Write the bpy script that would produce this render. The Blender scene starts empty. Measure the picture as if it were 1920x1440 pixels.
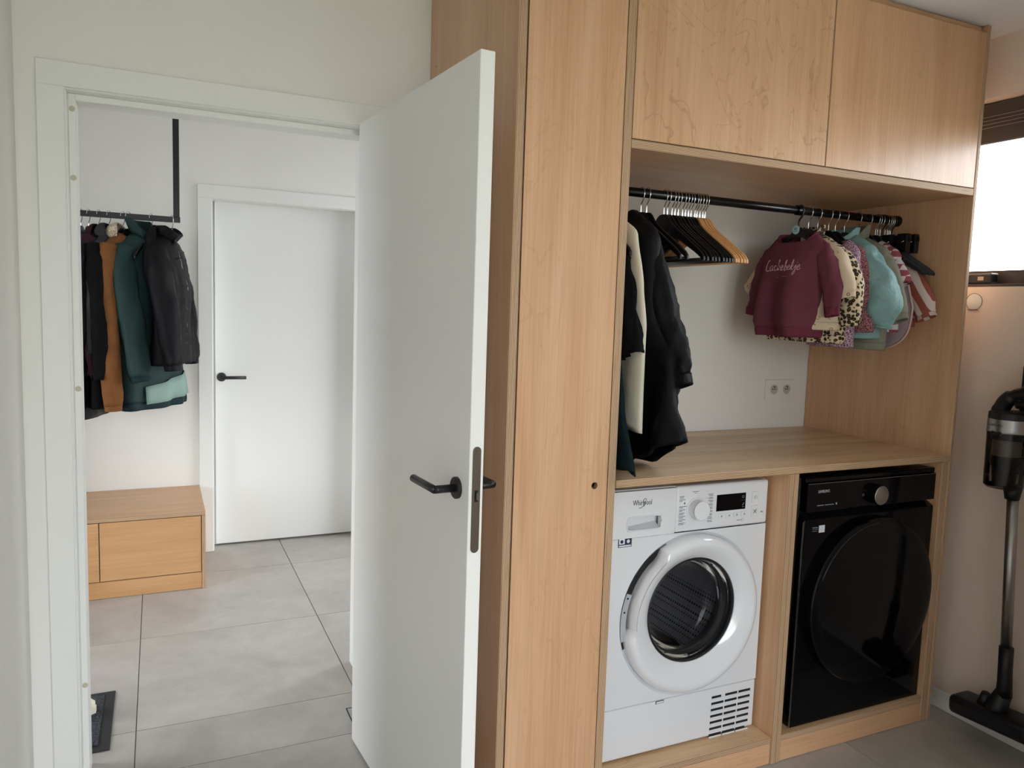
import bpy, bmesh, math, random
from mathutils import Vector, Matrix, noise
random.seed(7)
S = bpy.context.scene
COL = S.collection
PI = math.pi

# ------------------------------------------------------------------ camera
def setup_camera():
    yaw, pitch, roll = math.radians(24.9396), math.radians(5.5997), math.radians(1.8752)
    f = Vector((math.sin(yaw)*math.cos(pitch), math.cos(yaw)*math.cos(pitch), -math.sin(pitch)))
    r = Vector((math.cos(yaw), -math.sin(yaw), 0)); u = r.cross(f)
    r2 = math.cos(roll)*r + math.sin(roll)*u; u2 = -math.sin(roll)*r + math.cos(roll)*u
    cd = bpy.data.cameras.new('camera'); co = bpy.data.objects.new('camera', cd); COL.objects.link(co)
    cd.sensor_fit = 'HORIZONTAL'; cd.sensor_width = 36.0; cd.lens = 1435.79*36/1920
    cd.clip_start = .05; cd.clip_end = 200
    m = Matrix(((r2.x, u2.x, -f.x, -.824), (r2.y, u2.y, -f.y, -1.7968), (r2.z, u2.z, -f.z, 1.4718), (0, 0, 0, 1)))
    co.matrix_world = m
    S.camera = co
setup_camera()

# ------------------------------------------------------------------ world, light, exposure
SKY = 6.0
w = bpy.data.worlds.new('overcast'); S.world = w; w.use_nodes = True
bg = w.node_tree.nodes['Background']; bg.inputs[0].default_value = (.90, .95, 1.0, 1); bg.inputs[1].default_value = SKY
def portal(name, loc, rot, sx, sy):           # daylight enters through window openings; unseen ones placed to suit the brightness
    l = bpy.data.lights.new(name, 'AREA'); l.shape = 'RECTANGLE'; l.size = sx; l.size_y = sy
    l.cycles.is_portal = True
    o = bpy.data.objects.new(name, l); COL.objects.link(o); o.location = loc; o.rotation_euler = rot
portal('portal_rear', (-.3, -3.62, 1.2), (PI/2, 0, 0), 1.6, 2.4)
portal('portal_right', (2.06, -.39, 1.95), (0, PI/2, 0), .72, 2.06)
portal('portal_hall', (1.78, 2.15, 1.25), (0, PI/2, 0), 2.3, 1.1)
portal('portal_added_hall', (-2.5, 1.4, 1.15), (0, -PI/2, 0), 2.2, .8)  # serves the opening added at the hall's left end
S.view_settings.view_transform = 'Standard'; S.view_settings.look = 'None'
S.view_settings.gamma = 1.0; S.view_settings.use_curve_mapping = False
S.view_settings.exposure = 0.76

# ------------------------------------------------------------------ materials
def lin(c):
    return tuple(((v/255)/12.92 if v/255 <= .04045 else ((v/255+.055)/1.055)**2.4) for v in c) + (1,)
MATS = {}
def mat(name, rgb, rough=.6, metal=0., spec=.5, coat=0., bump=None, sheen=0., trans=0., ior=1.45, alpha=1.):
    if name in MATS: return MATS[name]
    m = bpy.data.materials.new(name); m.use_nodes = True; MATS[name] = m
    b = m.node_tree.nodes['Principled BSDF']
    b.inputs['Base Color'].default_value = lin(rgb); b.inputs['Roughness'].default_value = rough
    b.inputs['Metallic'].default_value = metal; b.inputs['Specular IOR Level'].default_value = spec
    b.inputs['Coat Weight'].default_value = coat; b.inputs['Coat Roughness'].default_value = .08
    b.inputs['Sheen Weight'].default_value = sheen; b.inputs['Transmission Weight'].default_value = trans
    b.inputs['IOR'].default_value = ior; b.inputs['Alpha'].default_value = alpha
    if bump:
        N = m.node_tree.nodes; L = m.node_tree.links
        tc = N.new('ShaderNodeTexCoord'); n = N.new('ShaderNodeTexNoise'); bp = N.new('ShaderNodeBump')
        n.inputs['Scale'].default_value = bump[0]; n.inputs['Detail'].default_value = 4
        bp.inputs['Strength'].default_value = bump[1]; bp.inputs['Distance'].default_value = bump[2]
        L.new(tc.outputs['Object'], n.inputs['Vector']); L.new(n.outputs['Fac'], bp.inputs['Height'])
        L.new(bp.outputs['Normal'], b.inputs['Normal'])
    return m
class NT:                                   # small node-tree helper
    def __init__(s, name, rough=.5, **k):
        s.m = mat(name, (200, 200, 200), rough, **k); s.N = s.m.node_tree.nodes; s.L = s.m.node_tree.links
        s.b = s.N['Principled BSDF']
    def n(s, t, **k):
        x = s.N.new('ShaderNode'+t)
        for a, v in k.items():
            if a.startswith('_'): setattr(x, a[1:], v)
            else: x.inputs[a.replace('0', ' ')].default_value = v
        return x
    def l(s, a, b): s.L.new(a, b)
    def coords(s, scale=(1, 1, 1), rnd=False):
        tc = s.n('TexCoord'); mp = s.n('Mapping'); mp.inputs['Scale'].default_value = scale
        s.l(tc.outputs['Object'], mp.inputs['Vector'])
        if rnd:
            oi = s.n('ObjectInfo'); mu = s.n('Math', _operation='MULTIPLY'); mu.inputs[1].default_value = 40
            s.l(oi.outputs['Random'], mu.inputs[0]); s.l(mu.outputs[0], mp.inputs['Location'])
        return mp.outputs['Vector']
    def ramp(s, fac, stops):
        r = s.n('ValToRGB'); e = r.color_ramp.elements
        e[0].position, e[0].color = stops[0]; e[1].position, e[1].color = stops[-1]
        for p, c in stops[1:-1]:
            x = e.new(p); x.color = c
        s.l(fac, r.inputs['Fac']); return r.outputs['Color']
    def mix(s, fac, a, b, mode='MIX'):
        x = s.n('Mix', _data_type='RGBA', _blend_type=mode)
        for sock, v in ((x.inputs[0], fac), (x.inputs[6], a), (x.inputs[7], b)):
            if hasattr(v, 'links'): s.l(v, sock)
            else: sock.default_value = v
        return x.outputs[2]
    def noise(s, vec, scale, detail=4, dist=0., rough=.5):
        x = s.n('TexNoise'); x.inputs['Scale'].default_value = scale; x.inputs['Detail'].default_value = detail
        x.inputs['Distortion'].default_value = dist; x.inputs['Roughness'].default_value = rough
        s.l(vec, x.inputs['Vector']); return x.outputs['Fac']
    def bump(s, h, strength, dist):
        bp = s.n('Bump'); bp.inputs['Strength'].default_value = strength; bp.inputs['Distance'].default_value = dist
        s.l(h, bp.inputs['Height']); s.l(bp.outputs['Normal'], s.b.inputs['Normal'])
    def color(s, c): s.l(c, s.b.inputs['Base Color'])

def wood(name, axis, base, dark, light, figure=.25, rough=.36, coat=.25, iso=False):
    t = NT(name, rough, coat=coat); t.b.inputs['Coat Roughness'].default_value = .25
    sc = [5.5, 5.5, 5.5]; sc['xyz'.index(axis)] = .55
    v = t.coords(sc, True)
    big = t.noise(v, 1.3, 5, 1.2)
    col = t.ramp(big, [(.3, lin(dark)), (.5, lin(base)), (.72, lin(light))])
    sf = [160, 160, 160]; sf['xyz'.index(axis)] = 3
    fib = t.noise(t.coords(sf, True), 1.0, 3)
    fr = t.ramp(fib, [(.35, (.80, .76, .70, 1)), (.6, (1, 1, 1, 1))])
    col = t.mix(.45, col, fr, 'MULTIPLY')
    s2 = [3.2, 3.2, 3.2] if iso else [4.5, 4.5, 4.5]; s2['xyz'.index(axis)] = 2.2 if iso else .7          # thin contour lines of the veneer
    n2 = t.noise(t.coords(s2, True), 1.6, 3, 1.4)
    mu = t.n('Math', _operation='MULTIPLY'); mu.inputs[1].default_value = 6; t.l(n2, mu.inputs[0])
    fr2 = t.n('Math', _operation='FRACT'); t.l(mu.outputs[0], fr2.inputs[0])
    ln = t.ramp(fr2.outputs[0], [(0, (.70, .64, .56, 1)), (.10, (1, 1, 1, 1)), (1, (1, 1, 1, 1))])
    col = t.mix(figure, col, ln, 'MULTIPLY')
    t.color(col); t.bump(fib, .05, .002)
    return t.m
W_BASE = ((214, 170, 132), (205, 159, 120), (221, 180, 143))
wood_v = wood('birch_vertical_grain', 'z', *W_BASE, figure=.25)
wood_fig = wood('birch_figured', 'z', (214, 172, 134), (203, 160, 121), (222, 184, 147), figure=.65, iso=True)
wood_h = wood('birch_cross_grain', 'x', *W_BASE, figure=.25)
wood_y = wood('birch_depth_grain', 'y', (214, 174, 132), (202, 158, 116), (222, 186, 146), figure=.3)
wood_top = wood('birch_worktop', 'x', (228, 192, 150), (206, 165, 122), (236, 206, 168), figure=.55, rough=.42)
wood_bench = wood('birch_bench', 'x', (202, 153, 104), (194, 144, 96), (208, 162, 114), figure=.2)
def ply(name, axis):
    t = NT(name, .6)
    tc = t.n('TexCoord'); sx = t.n('SeparateXYZ'); t.l(tc.outputs['Object'], sx.inputs[0])
    mu = t.n('Math', _operation='MULTIPLY'); mu.inputs[1].default_value = 1/.0042; t.l(sx.outputs['XYZ'.index(axis)], mu.inputs[0])
    fr = t.n('Math', _operation='FRACT'); t.l(mu.outputs[0], fr.inputs[0])
    c = t.ramp(fr.outputs[0], [(.0, lin((128, 94, 66))), (.25, lin((202, 170, 136))), (.6, lin((212, 182, 150))), (.8, lin((140, 104, 74)))])
    sc = [5, 5, 5]; sc['xyz'.index(axis.lower())] = 300
    n = t.noise(t.coords(sc, True), 1.5, 3)
    d = t.ramp(n, [(.3, (.62, .55, .48, 1)), (.42, (1, 1, 1, 1))])
    t.color(t.mix(.8, c, d, 'MULTIPLY')); return t.m
PLY = {a: ply('birch_ply_edge_'+a, a.upper()) for a in 'xyz'}
paint_wall = mat('white_wall_paint', (240, 238, 233), .85, bump=(220, .08, .001))
paint_trim = mat('white_trim_paint', (238, 238, 234), .5)
paint_door = mat('white_door_paint', (240, 240, 237), .42, bump=(60, .02, .001))
paint_ceil = mat('white_ceiling_paint', (242, 241, 238), .9)
m_black = mat('matt_black_metal', (22, 22, 24), .42)
m_rod = mat('black_lacquered_rod', (14, 14, 16), .25)
m_alu = mat('dark_anodised_frame', (74, 68, 66), .5)
m_chrome = mat('polished_steel_wire', (205, 205, 205), .18, 1.0)
m_steel = mat('brushed_steel', (170, 168, 165), .35, 1.0)
m_bronze = mat('tarnished_steel_plate', (126, 116, 108), .38, 1.0)
def tile_mat():
    t = NT('grey_stoneware', .42)
    v = t.coords((1, 1, 1), True)
    a = t.noise(v, 2.2, 6, .8, .6); b = t.noise(v, 14, 5, .3, .6)
    c = t.ramp(a, [(.3, lin((166, 160, 154))), (.7, lin((190, 185, 179)))])
    c2 = t.ramp(b, [(.35, (.86, .86, .86, 1)), (.65, (1, 1, 1, 1))])
    t.color(t.mix(.6, c, c2, 'MULTIPLY')); t.bump(b, .03, .002); return t.m
m_tile = tile_mat(); m_grout = mat('dark_grout', (104, 98, 92), .9)
m_lawn = mat('lawn', (152, 150, 122), .9, bump=(30, .5, .05))

# ------------------------------------------------------------------ object helpers
def link(name, me, parent=None):
    o = bpy.data.objects.new(name, me); COL.objects.link(o)
    if parent: o.parent = parent
    return o
def empty(name, loc=(0, 0, 0), rot=(0, 0, 0)):
    o = link(name, None); o.location = loc; o.rotation_euler = rot; o.empty_display_size = .05; return o
def tag(o, label, cat=None, group=None):
    o['label'] = label
    if cat: o['category'] = cat
    if group: o['group'] = group
    return o
def struct(o, label=None):
    o['kind'] = 'structure'
    if label: o['label'] = label
    return o
def mesh(name, verts, faces, mats, parent=None, smooth=False, idx=None, recentre=True):
    verts = [Vector(v) for v in verts]
    c = Vector((0, 0, 0))
    if recentre and verts:
        lo = [min(v[i] for v in verts) for i in range(3)]; hi = [max(v[i] for v in verts) for i in range(3)]
        c = Vector([(a+b)/2 for a, b in zip(lo, hi)])
    me = bpy.data.meshes.new(name); me.from_pydata([tuple(v-c) for v in verts], [], faces)
    for m in (mats if isinstance(mats, (list, tuple)) else [mats]): me.materials.append(m)
    if idx: me.polygons.foreach_set('material_index', idx)
    if smooth: me.polygons.foreach_set('use_smooth', [True]*len(faces))
    me.update()
    o = link(name, me, parent); o.location = c
    return o
def from_bm(name, bm, mats, parent=None, smooth=False, angle=None):
    vs = bm.verts
    lo = [min(v.co[i] for v in vs) for i in range(3)]; hi = [max(v.co[i] for v in vs) for i in range(3)]
    c = Vector([(a+b)/2 for a, b in zip(lo, hi)])
    bmesh.ops.translate(bm, verts=list(bm.verts), vec=-c)
    me = bpy.data.meshes.new(name); bm.normal_update()
    if smooth:
        for f in bm.faces: f.smooth = True
        if angle:
            for e in bm.edges:
                if len(e.link_faces) == 2 and e.calc_face_angle(0) > angle: e.smooth = False
    bm.to_mesh(me); bm.free()
    for m in (mats if isinstance(mats, (list, tuple)) else [mats]): me.materials.append(m)
    o = link(name, me, parent); o.location = c
    return o
def add_box(bm, x0, x1, y0, y1, z0, z1, bevel=0., seg=1, mi=0):
    r = bmesh.ops.create_cube(bm, size=1.0)
    for v in r['verts']: v.co = Vector(((x0+x1)/2+v.co.x*(x1-x0), (y0+y1)/2+v.co.y*(y1-y0), (z0+z1)/2+v.co.z*(z1-z0)))
    fs = set(f for v in r['verts'] for f in v.link_faces)
    for f in fs: f.material_index = mi
    if bevel:
        es = list(set(e for f in fs for e in f.edges))
        g = bmesh.ops.bevel(bm, geom=es, offset=bevel, segments=seg, affect='EDGES', profile=.6, clamp_overlap=True)
        for f in g['faces']: f.material_index = mi
def boxes(name, lst, m, parent=None, bevel=0., seg=1, smooth=False):
    bm = bmesh.new()
    for b in lst: add_box(bm, *b, bevel=bevel, seg=seg)
    return from_bm(name, bm, m, parent, smooth=smooth, angle=.7)
def box(name, b, m, parent=None, bevel=0., seg=1, smooth=False): return boxes(name, [b], m, parent, bevel, seg, smooth)
def panel(name, b, thin, face_m, parent=None, bevel=.0012):
    """plywood board: veneer on the two big faces, layered edges all round"""
    bm = bmesh.new(); add_box(bm, *b, bevel=bevel)
    ax = 'xyz'.index(thin)
    bm.normal_update()
    for f in bm.faces: f.material_index = 0 if abs(f.normal[ax]) > .9 else 1
    return from_bm(name, bm, [face_m, PLY[thin]], parent)
def basis(t, up=Vector((0, 0, 1))):
    t = t.normalized()
    if abs(t.dot(up)) > .95: up = Vector((0, 1, 0)) if abs(t.y) < .9 else Vector((1, 0, 0))
    s = up.cross(t).normalized(); return s, t.cross(s).normalized()
def catmull(pts, n):
    P = [Vector(p) for p in pts]; out = []
    for i in range(len(P)-1):
        p0 = P[max(i-1, 0)]; p1 = P[i]; p2 = P[i+1]; p3 = P[min(i+2, len(P)-1)]
        for k in range(n):
            t = k/n
            out.append(.5*((2*p1)+(p2-p0)*t+(2*p0-5*p1+4*p2-p3)*t*t+(3*p1-p0-3*p2+p3)*t**3))
    out.append(P[-1]); return out
def tube_geo(path, rad, seg=8, caps=True, V=None, F=None, flat=1.0):
    V = [] if V is None else V; F = [] if F is None else F
    path = [Vector(p) for p in path]; n = len(path); base = len(V)
    up = None
    for i, p in enumerate(path):
        t = (path[min(i+1, n-1)]-path[max(i-1, 0)])
        if t.length < 1e-9: t = Vector((0, 0, 1))
        t.normalize()
        if up is None: s, up = basis(t)
        else:
            up = (up-t*up.dot(t)).normalized(); s = up.cross(t).normalized()
        r = rad[i] if isinstance(rad, (list, tuple)) else rad
        for k in range(seg):
            a = 2*PI*k/seg; V.append(p+s*math.cos(a)*r+up*math.sin(a)*r*flat)
    for i in range(n-1):
        for k in range(seg):
            a = base+i*seg+k; b = base+i*seg+(k+1) % seg
            F.append((a, b, b+seg, a+seg))
    if caps:
        F.append(tuple(base+k for k in range(seg))[::-1]); F.append(tuple(base+(n-1)*seg+k for k in range(seg)))
    return V, F
def tube(name, path, rad, m, parent=None, seg=8, flat=1.0):
    V, F = tube_geo(path, rad, seg, True, flat=flat); return mesh(name, V, F, m, parent, smooth=True)
def lathe(name, prof, m, parent=None, seg=32, axis='z', centre=(0, 0, 0), a0=0., a1=2*PI, idx=None):
    """prof: list of (radius, height); revolve about axis through centre"""
    V = []; F = []; I = []; full = abs(a1-a0-2*PI) < 1e-6; ns = seg if full else seg+1
    for r, h in prof:
        for k in range(ns):
            a = a0+(a1-a0)*k/seg; c, s = math.cos(a)*r, math.sin(a)*r
            V.append({'z': (c, s, h), 'y': (c, h, s), 'x': (h, c, s)}[axis])
    for i in range(len(prof)-1):
        for k in range(seg):
            k2 = (k+1) % ns if full else k+1
            q = (i*ns+k, i*ns+k2, (i+1)*ns+k2, (i+1)*ns+k)
            F.append(q if axis != 'y' else q[::-1])
            if idx: I.append(idx[i])
    V = [Vector(v)+Vector(centre) for v in V]
    o = mesh(name, V, F, m, parent, smooth=True, idx=I or None); sharp(o); return o
def sharp(o, angle=.6):
    bm = bmesh.new(); bm.from_mesh(o.data); bmesh.ops.remove_doubles(bm, verts=list(bm.verts), dist=1e-5)
    bmesh.ops.recalc_face_normals(bm, faces=list(bm.faces))
    for e in bm.edges:
        if len(e.link_faces) == 2 and e.calc_face_angle(0) > angle: e.smooth = False
    bm.to_mesh(o.data); bm.free(); return o
def text(name, s, size, m, parent, loc, rot, ext=.0004, align='LEFT', shear=0., width=1.0):
    cu = bpy.data.curves.new(name, 'FONT'); cu.body = s; cu.size = size; cu.extrude = ext; cu.align_x = align; cu.shear = shear
    cu.resolution_u = 2
    tmp = bpy.data.objects.new(name+'_tmp', cu); COL.objects.link(tmp)
    dg = bpy.context.evaluated_depsgraph_get(); me = bpy.data.meshes.new_from_object(tmp.evaluated_get(dg))
    bpy.data.objects.remove(tmp); bpy.data.curves.remove(cu)
    me.name = name; me.materials.clear(); me.materials.append(m)
    if width != 1.0:
        for v in me.vertices: v.co.x *= width
    o = link(name, me, parent); o.location = loc; o.rotation_euler = rot
    return o
def copy_tree(root, loc, rot=None, label=None):
    c = root.copy(); COL.objects.link(c); c.location = loc
    if rot is not None: c.rotation_euler = rot
    if label: c['label'] = label
    for ch in [o for o in root.children]:
        d = ch.copy(); COL.objects.link(d); d.parent = c
        for g in ch.children:
            e = g.copy(); COL.objects.link(e); e.parent = d
    return c

# ------------------------------------------------------------------ the rooms
D = .693; XL = -1.165; XR = 1.895; ZC = 2.487; YB = -3.5; HX0 = -2.4; HX1 = 1.7; HY = 2.9
# floor: slab of grout with every tile laid on it
floor = struct(box('floor', (HX0-.2, XR+.25, YB-.1, 3.25, -.12, -.0025), m_grout), 'pale grey square stoneware tiles with dark joints')
def tile_grid(xs, ys):
    meshes = {}
    for i in range(len(xs)-1):
        for j in range(len(ys)-1):
            g = .0016
            x0, x1, y0, y1 = xs[i]+g, xs[i+1]-g, ys[j]+g, ys[j+1]-g
            key = (round(x1-x0, 4), round(y1-y0, 4))
            if key not in meshes:
                bm = bmesh.new(); a, b = (x1-x0)/2, (y1-y0)/2; add_box(bm, -a, a, -b, b, -.006, .006, bevel=.0008)
                me = bpy.data.meshes.new('tile'); bm.to_mesh(me); bm.free(); me.materials.append(m_tile); meshes[key] = me
            o = link('tile', meshes[key], floor); o.location = Vector(((x0+x1)/2, (y0+y1)/2, -.006))-floor.location
XS = [-.905-2*.752+.03, -.905-.752, -.905, -.153, .599, 1.347]
tile_grid([HX0, XS[1]-.752]+XS[1:]+[HX1], [D, .970, 1.747, 2.524, 3.06])
tile_grid([XL]+XS[2:]+[XR], [YB, -2.72, -1.95, -1.18, -.42, D])
# ceiling and walls
struct(boxes('ceiling', [(XL-.2, XR+.3, YB-.2, D+.08, ZC, ZC+.15), (HX0-.2, HX1+.2, D+.08, 3.2, ZC+.1, ZC+.25)], paint_ceil), 'plain white ceiling')
DX0, DX1, DZ = -1.052, -.176, 2.042            # rough opening of the doorway
struct(boxes('wall_back', [(HX0-.2, DX0-.008, D, D+.13, 0, ZC+.1), (DX0-.008, DX1+.008, D, D+.13, DZ+.008, ZC+.1), (DX1+.008, XR+.2, D, D+.13, 0, ZC+.1)], paint_wall), 'white wall with the doorway to the hall')
struct(box('wall_left', (XL-.2, XL, YB-.2, D-.001, 0, ZC), paint_wall, bevel=.004), 'white wall at the left edge')
WY0, WY1, WZ0, WZ1 = -1.38, .62, 1.607, 2.278     # window opening in the right wall
struct(boxes('wall_right', [(XR, XR+.14, YB-.2, D, 0, WZ0), (XR, XR+.14, YB-.2, D, WZ1, ZC), (XR, XR+.14, YB-.2, WY0, WZ0, WZ1), (XR, XR+.14, WY1, D, WZ0, WZ1)], mat('warm_glow_wall_paint', (242, 224, 208), .85, bump=(220, .08, .001))), 'white wall with a strip window, warm glow tinted into its paint')  # warm glow beside the window is put into this wall's colour
struct(boxes('wall_rear', [(XL-.2, -1.1, YB-.2, YB, 0, ZC), (.5, XR+.2, YB-.2, YB, 0, ZC), (-1.1, .5, YB-.2, YB, 2.4, ZC)], paint_wall))
struct(box('added_shade_partition', (.80, XR-.001, -1.60, -1.45, 0, ZC), paint_wall))  # added out of view to keep rear daylight off the lower right
struct(boxes('wall_hall_near', [(-.118, .9, D+.131, 1.225, 0, ZC+.1)], paint_wall), 'short white wall return beside the doorway')
struct(boxes('wall_hall_far', [(HX0-.2, -.545, HY, HY+.15, 0, ZC+.1), (-.545, .33, HY, HY+.15, 2.045, ZC+.1), (.33, HX1+.2, HY, HY+.15, 0, ZC+.1)], paint_wall), 'white hall wall behind the coats')
struct(box('light_stop_behind_door', (-.7, .5, HY+.20, HY+.24, 0, 2.3), paint_wall))  # added backing, stops daylight leaking under the closed hall door
struct(boxes('wall_hall_left', [(HX0-.2, HX0, D+.13, 1.0, 0, ZC+.1), (HX0-.2, HX0, 1.8, HY, 0, ZC+.1), (HX0-.2, HX0, 1.0, 1.8, 2.25, ZC+.1)], paint_wall))
struct(boxes('wall_hall_right', [(HX1, HX1+.2, D+.13, 1.6, 0, ZC+.1), (HX1, HX1+.2, 2.7, HY, 0, ZC+.1), (HX1, HX1+.2, 1.6, 2.7, 2.4, ZC+.1)], paint_wall))
struct(box('wall_hall_stub', (.9, HX1+.2, D+.131, D+.2, 0, ZC+.1), paint_wall))
# baseboards
struct(box('baseboard_right', (XR-.014, XR-.0005, YB, D-.002, 0.0005, .070), paint_trim, bevel=.002), 'low white baseboard')
struct(box('baseboard_left', (XL+.0005, XL+.014, YB, D-.03, 0.0005, .070), paint_trim, bevel=.002))
# outside
struct(box('ground_lawn', (-30, 30, -40, YB-.2, -.4, -.3), m_lawn)); struct(box('ground_front_path', (-30, HX0-.2, YB-.2, 30, -.4, -.3), mat('outdoor_paving', (150, 150, 150), .9))); struct(box('ground_paving', (XR+.2, 30, YB-.2, 30, -.4, -.3), mat('outdoor_paving', (150, 150, 150), .9)))

# doorway: architrave and lining
def architrave(name, x0, x1, zt, yf, yb, w_, ystop, yend, parent=None):
    """white door trim: flat architrave boards, rebated lining"""
    e = struct(empty(name, ((x0+x1)/2, yb, 0)), None); L = e.location
    def pb(n, b, bev=.0015):
        return box(n, (b[0]-L.x, b[1]-L.x, b[2]-L.y, b[3]-L.y, b[4], b[5]), paint_trim, e, bevel=bev)
    pb('architrave', (x0-w_, x0, yf, yb, .001, zt)); pb('architrave', (x1, x1+w_, yf, yb, .001, zt)); pb('architrave', (x0-w_, x1+w_, yf, yb, zt, zt+w_))
    pb('lining', (x0-.006, x0+.004, yb, yend, .001, zt-.004)); pb('lining', (x1-.004, x1+.006, yb, yend, .001, zt-.004)); pb('lining', (x0-.006, x1+.006, yb, yend, zt-.004, zt+.006))
    pb('door_stop', (x0+.004, x0+.022, ystop, yend-.001, .001, zt-.004)); pb('door_stop', (x1-.022, x1-.004, ystop, yend-.001, .001, zt-.004)); pb('door_stop', (x0+.022, x1-.022, ystop, yend-.001, zt-.022, zt-.004))
    return e
t1 = architrave('trim_1', -1.048, -.180, 2.036, D-.014, D-.0005, .066, D+.042, D+.129); t1['label'] = 'white door frame around the open doorway'
for z_ in (1.99, 1.80, 1.20, .30):
    lathe('screw_plug', [(0, 0), (.007, 0), (.008, .0012)], mat('plug', (196, 190, 165), .6), t1, 12, 'y', (-1.034-t1.location.x, D+.0405-t1.location.y, z_ if z_ > 1.95 else z_))
t2 = architrave('trim_2', -.538, .322, 2.034, HY-.015, HY-.0005, .075, HY+.12, HY+.16); t2['label'] = 'white frame of the closed hall door'
# ------------------------------------------------------------------ doors
def lever(parent, loc, rot, flip=1):
    """round rosette, neck and mitred bar; local -Y points out of the leaf, bar runs to local -X*flip"""
    h = link('handle', None, parent); h.location = loc; h.rotation_euler = rot; h.empty_display_size = .03
    lathe('rosette', [(0, -.009), (.0235, -.009), (.026, -.007), (.026, 0)], m_black, h, 32, 'y')
    lathe('screw', [(0, -.0095), (.002, -.0095), (.002, -.008)], m_black, h, 8, 'y', (0, 0, -.017))
    r = .0095; V, F = tube_geo([(0, -.004, 0), (0, -.05, 0), (-.0*flip, -.0585, 0)], r, 16)
    mesh('neck', V, F, m_black, h, smooth=True)
    V, F = tube_geo([(0, -.0585, 0), (-.02*flip, -.0585, 0), (-.132*flip, -.0585, 0)], r, 16)
    mesh('lever_bar', V, F, m_black, h, smooth=True)
    return h
hx, hy = -.243, .645; fx, fy = -.1795, -.195
ang = math.atan2(fy-hy, fx-hx); LW = math.hypot(fx-hx, fy-hy)
# local frame: +X from hinge to free edge, -Y is the face towards the hall side (left in the picture)
d1 = struct(empty('door_1', (hx, hy, 0), (0, 0, ang)), 'white flush door standing open into the room')
LT = .036
leaf = box('leaf', (0, LW, 0, LT, .008, 2.032), paint_door, d1, bevel=.0015)
# (local Y+ is to the left of the direction hinge->free edge; direction points to -Y world, so left is +X world)
def leaf_pt(x, y, z): return (x, y, z)
lever(d1, (LW-.062, 0, 1.047), (0, 0, 0), 1)
lever(d1, (LW-.062, LT, 1.047), (0, 0, PI), -1)
def lock_plate(parent):
    pts = []; w2, h0, h1 = .0105, .905, 1.155
    for k in range(9): a = PI*k/8; pts.append((w2*math.cos(a), h1-w2+w2*math.sin(a)))
    for k in range(9): a = PI+PI*k/8; pts.append((w2*math.cos(a), h0+w2+w2*math.sin(a)))
    n = len(pts); V = [(LW+.0002, LT/2+p[0], p[1]) for p in pts]+[(LW+.0016, LT/2+p[0], p[1]) for p in pts]
    F = [tuple(range(n, 2*n))]+[(k, (k+1) % n, n+(k+1) % n, n+k) for k in range(n)]
    o = mesh('lock_plate', V, F, m_bronze, parent); o['label'] = 'tarnished steel lock plate with rounded ends'
    c = o.location
    box('latch_slot', (LW+.0016-c.x, LW+.002-c.x, LT/2-.004-c.y, LT/2+.005-c.y, 1.026-c.z, 1.053-c.z), mat('latch_dark', (20, 18, 16), .4), o)
    box('latch_bolt', (LW+.0018-c.x, LW+.0085-c.x, LT/2-.001-c.y, LT/2+.004-c.y, 1.03-c.z, 1.049-c.z), m_bronze, o, bevel=.002)
    for z in (.918, 1.143): lathe('screw', [(0, .0024), (.003, .0024), (.0036, .0017)], m_bronze, o, 12, 'x', (LW-c.x, LT/2-c.y, z-c.z))
lock_plate(d1)
for z in (.25, 1.78):
    tube('hinge_knuckle', [(-.004, LT+.004, z-.045), (-.004, LT+.004, z+.045)], .006, m_steel, d1, 10)

d2 = struct(empty('door_2', (-.52, HY+.09, 0)), 'closed white flush door at the far side of the hall')
box('leaf', (.002, .826, 0, .03, .012, 2.032), paint_door, d2, bevel=.0015)
lever(d2, (.036, 0, 1.018), (0, 0, 0), -1)

# ------------------------------------------------------------------ plywood furniture
YD = .0                     # front plane of all carcass edges
xa0, xa1, xb0, xb1 = 0., .0223, .3185, .3428
zs0, zs1, zw0, zw1 = 1.9157, 1.9382, .9782, 1.0004
xg, xc0, xc1 = 1.0529, 1.7553, 1.7705
tc_ = tag(empty('tall_cabinet', (.17, .34, 0)), 'tall narrow birch plywood cupboard with a full-height door beside the open door', 'cupboard')
def P(name, b, thin, m, e, **k):
    L = e.location; return panel(name, (b[0]-L.x, b[1]-L.x, b[2]-L.y, b[3]-L.y, b[4]-L.z, b[5]-L.z), thin, m, e, **k)
P('side_panel', (xa0, xa1, YD, D-.002, .001, ZC-.002), 'x', wood_v, tc_)
P('side_panel', (xb0, xb1, YD, D-.002, .001, ZC-.002), 'x', wood_v, tc_)
P('back_panel', (xa1+.001, xb0-.001, D-.012, D-.002, .001, ZC-.002), 'y', wood_v, tc_)
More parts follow.
